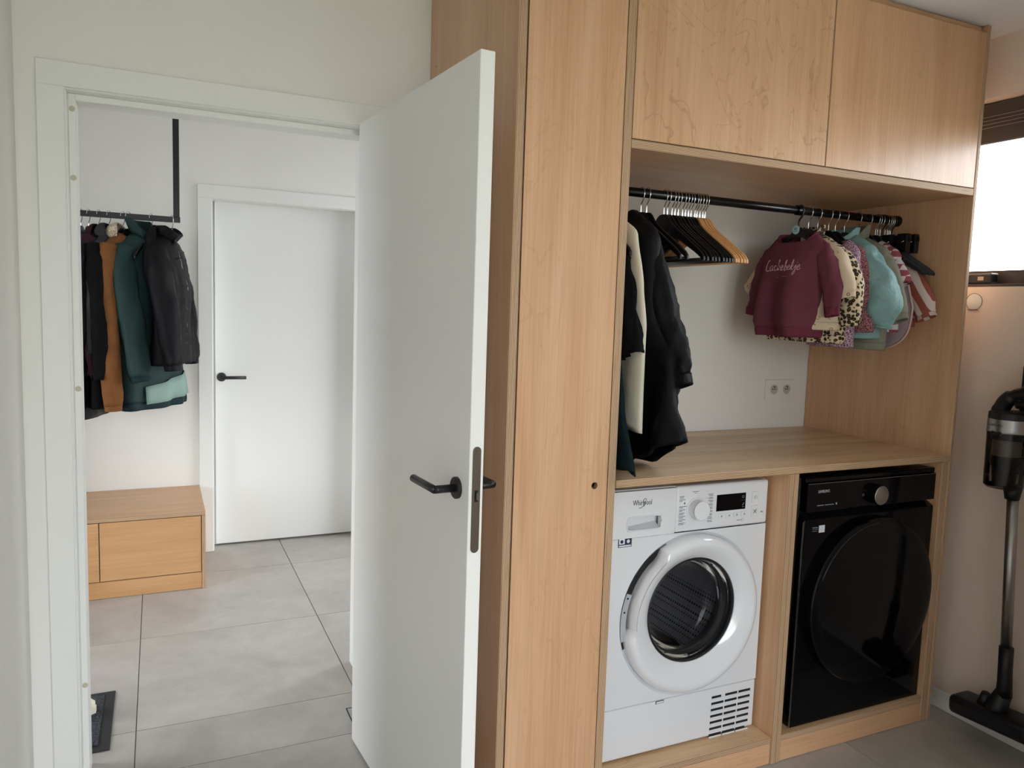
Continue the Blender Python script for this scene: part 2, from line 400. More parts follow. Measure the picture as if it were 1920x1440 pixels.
# door with a finger hole
def holed_door():
    x0, x1, z0, z1 = xa1+.0045, xb0-.0035, .012, ZC-.01; hxc, hz, r = .275, .990, .0098; n = 24
    bm = bmesh.new(); y0, y1 = YD+.0005, YD+.0185
    def ring(y):
        return [bm.verts.new((hxc+r*math.cos(2*PI*k/n), y, hz+r*math.sin(2*PI*k/n))) for k in range(n)]
    def outer(y):
        o = []
        for k in range(n):
            a = 2*PI*k/n; c, s = math.cos(a), math.sin(a); s_ = .03
            m_ = s_/max(abs(c), abs(s)); o.append(bm.verts.new((hxc+c*m_, y, hz+s*m_)))
        return o
    q = .03
    for y, inv in ((y0, False), (y1, True)):
        R = ring(y); O = outer(y)
        fs = [bm.faces.new((O[k], O[(k+1) % n], R[(k+1) % n], R[k])) for k in range(n)]
        for (a, b, c, d_) in ((x0, hxc-q, z0, z1), (hxc+q, x1, z0, z1), (hxc-q, hxc+q, z0, hz-q), (hxc-q, hxc+q, hz+q, z1)):
            vs = [bm.verts.new(p) for p in ((a, y, c), (b, y, c), (b, y, d_), (a, y, d_))]; fs.append(bm.faces.new(vs))
        if inv: bmesh.ops.reverse_faces(bm, faces=fs)
        if y == y0: R0 = R
    for k in range(n):
        f = bm.faces.new((R0[k], R0[(k+1) % n], R[(k+1) % n], R[k])); f.material_index = 1
    cor = [[bm.verts.new((x, y, z)) for (x, z) in ((x0, z0), (x1, z0), (x1, z1), (x0, z1))] for y in (y0, y1)]
    for k in range(4):
        f = bm.faces.new((cor[0][k], cor[1][k], cor[1][(k+1) % 4], cor[0][(k+1) % 4])); f.material_index = 1
    L = tc_.location; bmesh.ops.translate(bm, verts=list(bm.verts), vec=(-L.x, -L.y, 0))
    bmesh.ops.recalc_face_normals(bm, faces=list(bm.faces))
    return from_bm('door', bm, [wood_v, PLY['y']], tc_)
holed_door()
lathe('screw', [(0, -.0004), (.002, -.0004), (.002, 0)], mat('screw_hole', (60, 40, 25), .8), tc_, 8, 'x', (-tc_.location.x, .632-tc_.location.y, 2.239))

uc = tag(empty('upper_cabinet', (1.05, .34, zs0)), 'birch plywood wall cabinet with two flat doors above the hanging rail', 'cabinet')
P('bottom_panel', (xb1+.001, xc0-.001, YD, D-.002, zs0, zs1), 'z', wood_h, uc)
P('door', (xb1+.002, xg-.0016, YD+.0003, YD+.018, zs1+.0025, 2.462), 'y', wood_fig, uc)
P('door', (xg+.0016, xc0-.0025, YD+.0003, YD+.018, zs1+.0025, 2.459), 'y', wood_v, uc)
P('filler_strip', (xb1+.001, xc0-.001, YD+.022, YD+.04, 2.44, ZC-.002), 'y', wood_h, uc)
P('divider', (xg-.009, xg+.009, .045, D-.003, zs1+.001, ZC-.02), 'x', wood_v, uc)

lc = tag(empty('laundry_cabinet', (1.05, .34, 0)), 'birch plywood housing with side panel, divider and plinth around the two machines', 'cabinet')
P('side_panel', (xc0, xc1, YD, D-.002, .001, ZC-.002), 'x', wood_v, lc)
P('inner_side_panel', (1.722, xc0-.001, YD+.002, D-.002, .001, zw0-.001), 'x', wood_v, lc)
P('divider', (.998, 1.0175, YD+.001, D-.002, .001, zw0-.001), 'x', wood_v, lc)
P('divider', (1.018, 1.038, YD+.001, D-.002, .001, zw0-.001), 'x', wood_v, lc)
P('platform', (xb1+.001, .997, YD+.004, D-.002, .075, .094), 'z', wood_top, lc)
P('platform', (1.039, 1.721, YD+.004, D-.002, .075, .094), 'z', wood_top, lc)
P('plinth', (xb1+.001, .997, YD+.006, YD+.024, .001, .0745), 'y', wood_h, lc)
P('plinth', (1.039, 1.721, YD+.006, YD+.024, .001, .0745), 'y', wood_h, lc)
wt = tag(panel('worktop', (xb1+.001, xc0-.001, YD-.004, D-.002, zw0, zw1), 'z', wood_top, None, bevel=.0015), 'birch plywood worktop over the dryer and the washing machine', 'worktop')
# bench in the hall
be = tag(empty('storage_bench', (-1.3, 2.6, 0)), 'low birch plywood storage bench under the coats in the hall', 'bench')
bx0, bx1, by0, by1 = -2.0, -.613, 2.29, HY-.002
P('seat_board', (bx0, bx1, by0, by1, .382, .400), 'z', wood_bench, be)
P('end_panel', (bx1-.018, bx1, by0, by1, .001, .3815), 'x', wood_bench, be)
P('end_panel', (bx0, bx0+.018, by0, by1, .001, .3815), 'x', wood_bench, be)
P('door', (-1.089, bx1-.0205, by0+.004, by0+.022, .088, .379), 'y', wood_bench, be)
P('door', (-1.545, -1.092, by0+.004, by0+.022, .088, .379), 'y', wood_bench, be)
P('door', (bx0+.02, -1.548, by0+.004, by0+.022, .088, .379), 'y', wood_bench, be)
P('plinth', (bx0+.0185, bx1-.0185, by0+.006, by0+.024, .001, .085), 'y', wood_bench, be)
P('bottom_board', (bx0+.0185, bx1-.0185, by0+.03, by1, .07, .085), 'z', wood_bench, be)

# ------------------------------------------------------------------ windows
def window(name, axis, fixed, a0, a1, z0, z1, fw, dpt, m, mull=(), label=None):
    """frame bars around a pane; axis is the direction the window runs along"""
    e = struct(empty(name, (fixed, (a0+a1)/2, z0) if axis == 'y' else ((a0+a1)/2, fixed, z0)), label); L = e.location
    def b(n, p0, p1, q0, q1, mm, d0=0., d1=dpt, bev=.002):
        if axis == 'y': return box(n, (d0, d1, p0-L.y, p1-L.y, q0-L.z, q1-L.z), mm, e, bevel=bev)
        return box(n, (p0-L.x, p1-L.x, d0, d1, q0-L.z, q1-L.z), mm, e, bevel=bev)
    b('frame_bar', a0, a1, z0, z0+fw, m); b('frame_bar', a0, a1, z1-fw, z1, m)
    b('frame_bar', a0, a0+fw, z0+fw, z1-fw, m); b('frame_bar', a1-fw, a1, z0+fw, z1-fw, m)
    for q in mull: b('frame_bar', q-fw/2, q+fw/2, z0+fw, z1-fw, m)
    b('pane', a0+fw, a1-fw, z0+fw, z1-fw, m_glass, dpt*.45, dpt*.45+.004, 0)
    return e, b
def glass_mat():
    m = bpy.data.materials.new('clear_glass'); m.use_nodes = True; N = m.node_tree.nodes; L = m.node_tree.links
    N.remove(N['Principled BSDF']); o = N['Material Output']
    t = N.new('ShaderNodeBsdfTransparent'); g = N.new('ShaderNodeBsdfGlossy'); g.inputs['Roughness'].default_value = .0
    fz = N.new('ShaderNodeFresnel'); fz.inputs['IOR'].default_value = 1.35; mx = N.new('ShaderNodeMixShader')
    L.new(fz.outputs[0], mx.inputs[0]); L.new(t.outputs[0], mx.inputs[1]); L.new(g.outputs[0], mx.inputs[2]); L.new(mx.outputs[0], o.inputs[0])
    return m
m_glass = glass_mat()
w1, wb = window('window_1', 'y', XR+.068, WY0, WY1, WZ0+.012, WZ1-.002, .05, .06, m_alu, label='dark framed strip window with a roller blind box, blown out by daylight')
wb('blind_box', WY0+.002, WY1-.002, 2.13, WZ1-.004, m_alu, -.02, -.001, .004)
for k in range(4): wb('blind_groove', WY0+.003, WY1-.003, 2.185+k*.013, 2.1865+k*.013, mat('groove', (150, 142, 138), .5), -.0225, -.0202, 0)
struct(box('window_sill', (XR+.0005, XR+.067, WY0+.001, WY1-.001, WZ0+.0005, WZ0+.011), m_alu, bevel=.002), 'dark window sill').name = 'trim_3'
window('window_2', 'x', YB-.12, -1.1, .5, .0, 2.4, .07, .06, m_alu, (-.3,))
window('window_3', 'y', HX1+.05, 1.6, 2.7, .0, 2.4, .06, .06, m_alu)

window('added_hall_window', 'y', HX0-.11, 1.0, 1.8, .0, 2.25, .06, .06, m_alu)  # unseen opening added at the hall's left end to brighten it
# ------------------------------------------------------------------ socket
so = tag(empty('double_socket', (1.597, D-.0005, 1.166)), 'white double wall socket above the worktop', 'socket')
box('cover_plate', (-.079, .079, -.009, 0, -.042, .042), paint_trim, so, bevel=.003, seg=2)
for sx in (-.0355, .0355):
    ins = box('insert', (sx-.0225, sx+.0225, -.0105, -.0085, -.0225, .0225), paint_trim, so, bevel=.001)
    c = ins.location
    lathe('recess', [(.0205, -.0022), (.0198, -.0022), (.0190, -.0012), (0, -.0012)], mat('socket_recess', (196, 190, 178), .5), ins, 24, 'y')
    for dx, dz, r in ((-.0055, .001, .0030), (.0055, .001, .0030)): lathe('pin_hole', [(0, -.0016), (r, -.0016), (r, -.0010)], mat('hole_dark', (28, 22, 18), .6), ins, 10, 'y', (dx, 0, dz))
    tube('earth_pin', [(0, -.001, .011), (0, -.008, .011)], .003, m_bronze, ins, 8)
# ------------------------------------------------------------------ white dryer
m_white = mat('white_appliance_enamel', (222, 224, 228), .28, coat=.3)
m_white2 = mat('white_appliance_plastic', (226, 228, 232), .14, coat=.6)
m_grey = mat('grey_plastic', (150, 152, 156), .45)
m_print = mat('grey_print', (92, 96, 104), .6)
m_darkp = mat('dark_plastic', (24, 25, 28), .4)
m_gloss = mat('black_gloss_panel', (4, 4, 6), .07, spec=.25)
def tinted_glass(name, tint, ior=1.4):
    m = bpy.data.materials.new(name); m.use_nodes = True; N = m.node_tree.nodes; L = m.node_tree.links
    N.remove(N['Principled BSDF']); o = N['Material Output']
    t = N.new('ShaderNodeBsdfTransparent'); t.inputs[0].default_value = tint; g = N.new('ShaderNodeBsdfGlossy'); g.inputs['Roughness'].default_value = .03
    fz = N.new('ShaderNodeFresnel'); fz.inputs['IOR'].default_value = ior; mx = N.new('ShaderNodeMixShader')
    L.new(fz.outputs[0], mx.inputs[0]); L.new(t.outputs[0], mx.inputs[1]); L.new(g.outputs[0], mx.inputs[2]); L.new(mx.outputs[0], o.inputs[0])
    return m
m_smoke = tinted_glass('smoked_glass', (.66, .67, .69, 1), 1.25)
def drum_mat():
    t = NT('dimpled_steel_drum', .4, metal=.7)
    v = t.coords((1, 1, 1)); vo = t.n('TexVoronoi'); vo.inputs['Scale'].default_value = 75; vo.inputs['Randomness'].default_value = .0
    t.l(v, vo.inputs['Vector'])
    t.color(t.ramp(vo.outputs['Distance'], [(.25, lin((48, 48, 50))), (.4, lin((170, 170, 174)))]))
    t.bump(vo.outputs['Distance'], .5, .004); return t.m
m_drum = drum_mat()
def plate_with_hole(name, x0, x1, z0, z1, cx, cz, r, y, th, m, parent, n=64):
    """flat front sheet with a round hole whose rim turns inwards"""
    V = []; F = []
    for k in range(n):
        a = 2*PI*k/n; c, s = math.cos(a), math.sin(a); t = 1e9
        for lim, comp, o in ((x1, c, cx), (x0, c, cx), (z1, s, cz), (z0, s, cz)):
            if abs(comp) > 1e-6:
                q = (lim-o)/comp
                if q > 0: t = min(t, q)
        V.append((cx+c*t, y, cz+s*t))
    # snap nearest samples to the corners
    for (qx, qz) in ((x0, z0), (x1, z0), (x0, z1), (x1, z1)):
        k = min(range(n), key=lambda i: (V[i][0]-qx)**2+(V[i][2]-qz)**2); V[k] = (qx, y, qz)
    for k in range(n): a = 2*PI*k/n; V.append((cx+math.cos(a)*r, y, cz+math.sin(a)*r))
    for k in range(n): a = 2*PI*k/n; V.append((cx+math.cos(a)*(r-.004), y+.004, cz+math.sin(a)*(r-.004)))
    for k in range(n): a = 2*PI*k/n; V.append((cx+math.cos(a)*(r-.03), y+th, cz+math.sin(a)*(r-.03)))
    for j in range(3):
        for k in range(n): F.append((j*n+k, j*n+(k+1) % n, (j+1)*n+(k+1) % n, (j+1)*n+k))
    o = mesh(name, V, F, m, parent, smooth=True); return sharp(o, .3)
def ring_door(name, prof, cx, cz, m, parent, n=72, notch=None):
    """revolved about Y; notch(angle)->radius shrink for the outer profile points"""
    V = []; F = []
    for (r, y) in prof:
        for k in range(n):
            a = 2*PI*k/n; q = r
            if notch and r > .225: q = r-notch(a)*min(1, (r-.225)/.02)
            V.append((cx+math.cos(a)*q, y, cz+math.sin(a)*q+.012*smooth01((.22-r)/.05)))
    for i in range(len(prof)-1):
        for k in range(n): F.append((i*n+k, i*n+(k+1) % n, (i+1)*n+(k+1) % n, (i+1)*n+k))
    o = mesh(name, V, F, m, parent, smooth=True); return sharp(o, .55)
def smooth01(t): t = max(0, min(1, t)); return t*t*(3-2*t)
def make_dryer():
    e = tag(empty('tumble_dryer', (.686, .38, .0945)), 'white front-loading tumble dryer with a round door under the worktop', 'dryer')
    L = e.location
    x0, x1, y0, y1, z0, z1 = .387, .985, .08, .67, .0955, .945
    def b(n, q, m, bev=.0, par=None, seg=1, sm=False):
        P_ = L if par is None else L+par.location
        return box(n, (q[0]-P_.x, q[1]-P_.x, q[2]-P_.y, q[3]-P_.y, q[4]-P_.z, q[5]-P_.z), m, e if par is None else par, bevel=bev, seg=seg, smooth=sm)
    # cabinet shell (hollow so the drum stays visible): sides, top, back, bottom
    bm = bmesh.new()
    for q in ((x0, x0+.006, y0+.03, y1, z0, z1-.012), (x1-.006, x1, y0+.03, y1, z0, z1-.012), (x0, x1, y0+.012, y1, z1-.012, z1), (x0, x1, y1-.006, y1, z0, z1), (x0, x1, y0+.03, y1, z0, z0+.006)):
        add_box(bm, q[0]-L.x, q[1]-L.x, q[2]-L.y, q[3]-L.y, q[4]-L.z, q[5]-L.z, bevel=.002)
    from_bm('body', bm, m_white, e)
    cx, cz, R = .698, .532, .2655
    fr = plate_with_hole('front_panel', x0-L.x, x1-L.x, .2655-L.z, .7985-L.z, cx-L.x, cz-L.z, R, y0-L.y, .03, m_white, e)
    # returns at the edges of the front panel
    b('front_edge', (x0, x0+.004, y0+.0005, y0+.03, .2655, .7985), m_white); b('front_edge', (x1-.004, x1, y0+.0005, y0+.03, .2655, .7985), m_white)
    # lower service panel, slightly rounded at the ends
    kp = b('kick_panel', (x0, x1, y0-.001, y0+.03, z0+.004, .2640), m_white, .008, seg=3, sm=True)
    b('panel_tab', (.580, .611, y0-.0022, y0-.0008, .253, .2625), m_darkp, .0005, kp); b('panel_tab', (.582, .609, y0-.003, y0-.002, .2545, .261), m_white, .0005, kp)
    for r in range(7):
        for c in range(3):
            vx0 = .803+c*.0555-r*.0006; vz = .236-r*.0215
            cut = .012 if (r in (0, 6) and c == (0 if r == 0 else 2)) else 0
            b('vent_slot', (vx0, vx0+.050-cut, y0-.0016, y0-.0006, vz-.0075, vz), m_darkp, 0, kp)
            b('vent_lip', (vx0-.001, vx0+.051, y0-.0045, y0-.0006, vz-.0135, vz-.0082), m_white2, .0015, kp)
    # control fascia with a soft rounded top
    fa = b('control_fascia', (.6165, x1, y0-.004, y0+.05, .8005, z1), m_white2, .010, seg=3, sm=True)
    dx0, dx1 = x0, .6145
    px0, px1, pz0, pz1 = .441, .563, .822, .864
    bm = bmesh.new()
    for q in ((dx0, px0, .8005, z1-.002), (px1, dx1, .8005, z1-.002), (px0, px1, .8005, pz0), (px0, px1, pz1, z1-.002)):
        add_box(bm, q[0]-L.x, q[1]-L.x, y0-.004-L.y, y0+.012-L.y, q[2]-L.z, q[3]-L.z)
    add_box(bm, dx0-L.x, dx1-L.x, y0+.012-L.y, y0+.03-L.y, .8005-L.z, .82-L.z); add_box(bm, dx0-L.x, dx1-L.x, y0+.03-L.y, y0+.036-L.y, .8005-L.z, z1-.004-L.z)
    dr = from_bm('water_drawer', bm, m_white2, e)
    # sloping floor inside the grip and a rounded lip
    V = [(px0, y0-.003, pz0), (px1, y0-.003, pz0), (px1, y0+.03, pz0+.014), (px0, y0+.03, pz0+.002)]
    c = L+dr.location
    mesh('grip_floor', [Vector(v)-c for v in V], [(0, 1, 2, 3)], m_white2, dr)
    lip = []
    for k in range(33):
        a = 2*PI*k/32; cc, ss = math.cos(a), math.sin(a); p_ = .25
        lip.append(((px0+px1)/2+(px1-px0)/2*math.copysign(abs(cc)**p_, cc)-c.x, y0-.0045-c.y, (pz0+pz1)/2+(pz1-pz0)/2*math.copysign(abs(ss)**p_, ss)-c.z))
    tube('grip_lip', lip, .0022, m_white2, dr, 6)
    # lettering
    text('brand_lettering', 'Whirlpool', .0235, mat('brand_ink', (58, 60, 70), .4), dr, Vector((.457, y0-.0044, .899))-c, (PI/2, 0, 0), .0003, width=.70)
    sw = [(.0345+.012*math.cos(a), 0, .0095+.0075*math.sin(a)+.0035*math.cos(a)) for a in [PI*.1+k*PI*1.75/20 for k in range(21)]]
    sw = [(.479, 0, .8915), (.4845, 0, .8905), (.494, 0, .896), (.500, 0, .905), (.5045, 0, .9155), (.5015, 0, .919), (.4965, 0, .9165), (.4945, 0, .910), (.4975, 0, .905)]
    tube('brand_swoosh', [Vector((p.x, y0-.0047, p.z))-c for p in catmull(sw, 5)], .0008, mat('brand_ink', (58, 60, 70), .4), dr, 5)
    c = L+fa.location
    # selector knob
    kn = lathe('selector_knob', [(.034, 0), (.034, -.003), (.031, -.004), (.0295, -.030), (.0305, -.031), (.0305, -.034), (.0275, -.0365), (0, -.0365)], [m_white2, m_steel], fa, 40, 'y', Vector((.690, y0-.004, .872))-c, idx=[0, 0, 0, 1, 1, 0, 0])
    # programme print: short grey lines either side of the knob
    bm = bmesh.new(); rnd = random.Random(3)
    for i in range(9):
        z = .913-i*.0105
        for sgn in (-1, 1):
            if i in (2,) and sgn < 0: continue
            for j in range(2):
                w_ = rnd.uniform(.010, .020) if j else rnd.uniform(.014, .028); zz = z-j*.0042
                xa = .628 if sgn < 0 else .757-w_
                add_box(bm, xa-c.x, xa+w_-c.x, y0-.0045-c.y, y0-.0041-c.y, zz-c.z, zz+.0017-c.z)
        if i in (1, 4, 7): add_box(bm, .728-c.x, .742-c.x, y0-.0045-c.y, y0-.0041-c.y, z-c.z, z+.0004-c.z)
    add_box(bm, .676-c.x, .700-c.x, y0-.0045-c.y, y0-.0041-c.y, .9255-c.z, .927-c.z); add_box(bm, .683-c.x, .693-c.x, y0-.0045-c.y, y0-.0041-c.y, .921-c.z, .9222-c.z)
    add_box(bm, .645-c.x, .650-c.x, y0-.0045-c.y, y0-.0041-c.y, .889-c.z, .895-c.z)
    from_bm('programme_print', bm, m_print, fa)['kind'] = 'stuff'
    # display
    dsp = b('display', (.772, .890, y0-.0052, y0-.0036, .8555, .9090), m_gloss, .0008, fa); cd = c+dsp.location
    lathe('display_icon', [(.0030, -.0003), (.0046, -.0003), (.0046, 0)], mat('dim_icon', (120, 124, 130), .5), dsp, 16, 'y', Vector((.878, y0-.0052, .8965))-cd)
    box('display_icon', tuple(v for pr in zip(Vector((.869, y0-.0056, .8845))-cd, Vector((.886, y0-.0052, .8850))-cd) for v in pr), mat('dim_icon', (120, 124, 130), .5), dsp)
    tube('display_icon', [Vector((.876+i*.0016, y0-.0055, .868+i*.0022))-cd for i in range(5)], .0016, mat('dim_icon', (120, 124, 130), .5), dsp, 6)
    box('display_icon', tuple(v for pr in zip(Vector((.875, y0-.0056, .8625))-cd, Vector((.884, y0-.0052, .8637))-cd) for v in pr), mat('dim_icon', (120, 124, 130), .5), dsp)
    for i in range(4):
        bt = b('push_button', (.781+i*.0308, .805+i*.0308, y0-.0072, y0-.0036, .8315, .8475), m_white2, .002, fa, 2); cb = c+bt.location
        sx = .790+i*.0308
        box('button_icon', tuple(v for pr in zip(Vector((sx, y0-.0075, .8365))-cb, Vector((sx+.006, y0-.0071, .8425))-cb) for v in pr), mat('button_print', (150, 154, 162), .6), bt)
    for zc in (.892, .8455):
        bt = b('push_button', (.914, .940, y0-.0076, y0-.0036, zc-.0185, zc+.0185), m_white2, .002, fa, 2); cb = c+bt.location
        if zc > .87: lathe('button_icon', [(.0040, -.0042), (.0048, -.0042), (.0048, -.0036)], m_print, bt, 18, 'y')
        else:
            for s_ in (-1, 1): tube('button_icon', [Vector((-.006, -.0040, -.006*s_)), Vector((.006, -.0040, .006*s_))], .0006, m_print, bt, 5)
    text('capacity_print', '8kg', .008, m_print, fa, Vector((.955, y0-.0044, .838))-c, (PI/2, 0, 0), .0001)
    box('function_print', tuple(v for pr in zip(Vector((.857, y0-.0046, .8195))-c, Vector((.874, y0-.0041, .8212))-c) for v in pr), m_print, fa)
    lathe('function_icon', [(.0035, -.0005), (.0043, -.0005), (.0043, 0)], m_print, fa, 16, 'y', Vector((.881, y0-.0041, .8205))-c)
    # energy sticker
    st = b('sticker', (.414, .462, y0-.0008, y0-.0002, .7735, .8030-.0015), mat('sticker_navy', (66, 76, 96), .5)); cs = L+st.location
    for xx in (.4170, .4395): box('sticker_field', tuple(v for pr in zip(Vector((xx, y0-.0012, .7830))-cs, Vector((xx+.0195, y0-.0008, .7995))-cs) for v in pr), mat('sticker_white', (222, 226, 232), .5) if xx < .43 else mat('sticker_dark', (38, 46, 62), .5), st)
    lathe('sticker_icon', [(0, -.0014), (.0055, -.0014), (.0055, -.001)], mat('sticker_dark', (38, 46, 62), .5), st, 16, 'y', Vector((.4265, y0, .791))-cs)
    lathe('sticker_icon', [(0, -.0014), (.0055, -.0014), (.0055, -.001)], mat('sticker_white', (222, 226, 232), .5), st, 16, 'y', Vector((.4492, y0, .791))-cs)
    box('sticker_field', tuple(v for pr in zip(Vector((.4165, y0-.0012, .7755))-cs, Vector((.4595, y0-.0008, .7795))-cs) for v in pr), mat('sticker_white', (222, 226, 232), .5), st)
    # door: fat white ring with a grip notch at the upper left, smoked bowl, drum behind
    cz2 = .533; cx2 = .698
    def notch(a):
        d_ = math.degrees(a) % 360
        return .022*smooth01((d_-120)/6)*smooth01((190-d_)/6)
    prof = [(.205, .112), (.246, .108), (.2525, .100), (.2550, .078), (.2540, .066), (.2500, .0570), (.243, .0500), (.232, .0455), (.224, .0465), (.216, .0490), (.194, .0580), (.180, .0660), (.170, .0735), (.1675, .084)]
    do = ring_door('door', [(r, y-L.y) for r, y in prof], cx2-L.x, cz2-L.z, m_white2, e, 90, notch)
    co = L+do.location
    def rl(n, pr, m, seg=64): return lathe(n, [(r, y-co.y) for r, y in pr], m, do, seg, 'y', (cx2-co.x, 0, cz2+.012-co.z))
    rl('door_gasket', [(.1685, .0745), (.163, .073), (.161, .078), (.163, .088), (.150, .11), (.158, .15)], m_darkp)
    rl('door_glass', [(.1625, .076), (.158, .085), (.154, .115), (.147, .145), (.130, .162), (.09, .170), (0, .172)], m_smoke)
    # dark finger recess and grey plate behind the notch
    V = []; F = []; n = 26
    for i in range(n+1):
        a = math.radians(114+(198-114)*i/n); c_, s_ = math.cos(a), math.sin(a)
        for r_ in (.2605, .226): V.append((cx2+c_*r_-L.x, (.0835 if r_ > .25 else .10)-L.y, cz2-.004+s_*r_-L.z))
    for i in range(n): F.append((2*i, 2*i+2, 2*i+3, 2*i+1))
    mesh('grip_recess', V, F, m_darkp, e, smooth=True)
    V = []; F = []
    for i in range(13):
        a = math.radians(158+(192-158)*i/12); c_, s_ = math.cos(a), math.sin(a)
        for r_, y_ in ((.2612, .0815), (.240, .0835), (.240, .09)): V.append((cx2+c_*r_-L.x, y_-L.y, cz2-.004+s_*r_-L.z))
    for i in range(12): F += [(3*i, 3*i+3, 3*i+4, 3*i+1), (3*i+1, 3*i+4, 3*i+5, 3*i+2)]
    hp = mesh('latch_plate', V, F, mat('plate_grey', (176, 180, 186), .4), e); ch = L+hp.location
    for ang_ in (162, 172): lathe('screw_hole', [(0, 0), (.0032, 0), (.0032, .001)], m_darkp, hp, 12, 'y', Vector((cx2+math.cos(math.radians(ang_))*.251, .0805, cz2+math.sin(math.radians(ang_))*.251))-ch)
    lathe('drum', [(.20, .112-L.y), (.235, .125-L.y), (.262, .16-L.y), (.262, .58-L.y), (0, .60-L.y)], m_drum, e, 64, 'y', (cx-L.x, 0, cz-L.z))
    for k in range(3):
        a = math.radians(-65+120*k); c_, s_ = math.cos(a), math.sin(a)
        tube('drum_paddle', [(cx-L.x+c_*.248, .19-L.y, cz-L.z+s_*.248), (cx-L.x+c_*.238, .3-L.y, cz-L.z+s_*.238), (cx-L.x+c_*.248, .56-L.y, cz-L.z+s_*.248)], [.014, .026, .014], m_darkp, e, 10)
    return e
make_dryer()

# ------------------------------------------------------------------ black washing machine
def make_washer():
    e = tag(empty('washing_machine', (1.408, .36, .0945)), 'glossy black front-loading washing machine beside the white dryer', 'washing machine'); L = e.location
    x0, x1, y0, y1 = 1.092, 1.7195, .02, .66
    mb = mat('black_lacquer', (5, 5, 7), .16, spec=.3)
    def b(n, q, m, bev=.0, par=None, seg=1, sm=False):
        P_ = L if par is None else L+par.location
        return box(n, (q[0]-P_.x, q[1]-P_.x, q[2]-P_.y, q[3]-P_.y, q[4]-P_.z, q[5]-P_.z), m, e if par is None else par, bevel=bev, seg=seg, smooth=sm)
    b('body', (x0+.002, x1-.001, y0+.03, y1, .0955, .952), mb, .004)
    b('top_edge', (x0+.004, x1-.001, y0+.006, y0+.0305, .9350, .952), mb, .003)
    fr = b('front_panel', (x0, x1, y0, y0+.031, .0965, .8145), m_gloss, .006, seg=3, sm=True)
    b('edge_trim', (x0-.0016, x0+.0002, y0+.0015, y0+.006, .098, .806), m_steel)
    # bevelled shoulder between front and control panel catches the window light
    c = L
    V = [(x0+.001, y0+.002, .8135), (x1-.001, y0+.002, .8135), (x1-.001, y0+.03, .828), (x0+.001, y0+.03, .828)]
    mesh('shoulder', [Vector(v)-L for v in V], [(0, 1, 2, 3)], mat('black_satin', (16, 17, 20), .16, coat=.3), e)
    cp = b('control_panel', (x0+.006, x1, y0+.001, y0+.0295, .8375, .9345), m_gloss, .003, seg=2); cc = L+cp.location
    b('panel_trim', (x0+.007, x1-.003, y0-.0003, y0+.0008, .9318, .9332), m_steel, 0, cp)
    mg = mat('grey_brand_ink', (186, 188, 192), .4)
    text('brand_lettering', 'SAMSUNG', .0140, mg, cp, Vector((1.146, y0+.0008, .9005))-cc, (PI/2, 0, 0), .0003, width=.82)
    bm = bmesh.new(); rnd = random.Random(5); x = 1.145
    for w_ in (.030, .040):
        add_box(bm, x-cc.x, x+w_-cc.x, y0+.0004-cc.y, y0+.0009-cc.y, .8570-cc.z, .8596-cc.z); x += w_+.005
    add_box(bm, 1.229-cc.x, 1.235-cc.x, y0+.0004-cc.y, y0+.0009-cc.y, .8560-cc.z, .8630-cc.z)
    from_bm('function_print', bm, mat('grey_fine_print', (140, 142, 146), .5), cp)
    kn = lathe('selector_knob', [(.034, 0), (.033, -.026), (.0318, -.028), (.031, -.0285), (0, -.0285)], [mb, m_steel], cp, 48, 'y', Vector((1.414, y0+.001, .879))-cc, idx=[0, 1, 1, 1])
    for dx in (-.058, .055): lathe('panel_icon', [(.0035, -.0006), (.0045, -.0006), (.0045, 0)], mat('grey_fine_print', (140, 142, 146), .5), cp, 14, 'y', Vector((1.414+dx, y0+.001, .880))-cc)
    cs = L+fr.location
    # label strip: dark text field and plain white square
    box('sticker', tuple(v for pr in zip(Vector((1.160, y0-.0006, .7660))-cs, Vector((1.186, y0, .7905))-cs) for v in pr), mat('label_white', (206, 208, 212), .5), fr)
    for i, (xa, w_) in enumerate(((1.131, .024), (1.131, .026), (1.131, .022))):
        box('sticker_line', tuple(v for pr in zip(Vector((xa, y0-.0005, .7835-i*.006))-cs, Vector((xa+w_, y0, .7858-i*.006))-cs) for v in pr), mat('label_blue', (120, 160, 190), .5) if i == 0 else mat('label_grey', (90, 94, 100), .5), fr)
    # round door: bezel ring, dished handle arc and smoky glass
    cx, cz = 1.409, .512
    prof = [(.291, y0+.002), (.292, y0-.020), (.2915, y0-.030), (.288, y0-.0345), (.280, y0-.0365), (.262, y0-.038), (.256, y0-.0385), (.250, y0-.0390), (.17, y0-.044), (.09, y0-.047), (0, y0-.048)]
    dm = mat('black_door_glass', (4, 4, 6), .06, spec=.28)
    do = lathe('door', [(r, y-L.y) for r, y in prof], [mb, dm], e, 96, 'y', (cx-L.x, 0, cz-L.z), idx=[0]*7+[1]*3); cd = L+do.location
    pth = [Vector((cx+math.cos(math.radians(a))*.276, y0-.0368, cz+math.sin(math.radians(a))*.276))-cd for a in range(92, 160, 3)]
    tube('grip_arc', pth, .0022, mat('black_satin_edge', (40, 41, 44), .25), do, 6)
    return e
make_washer()

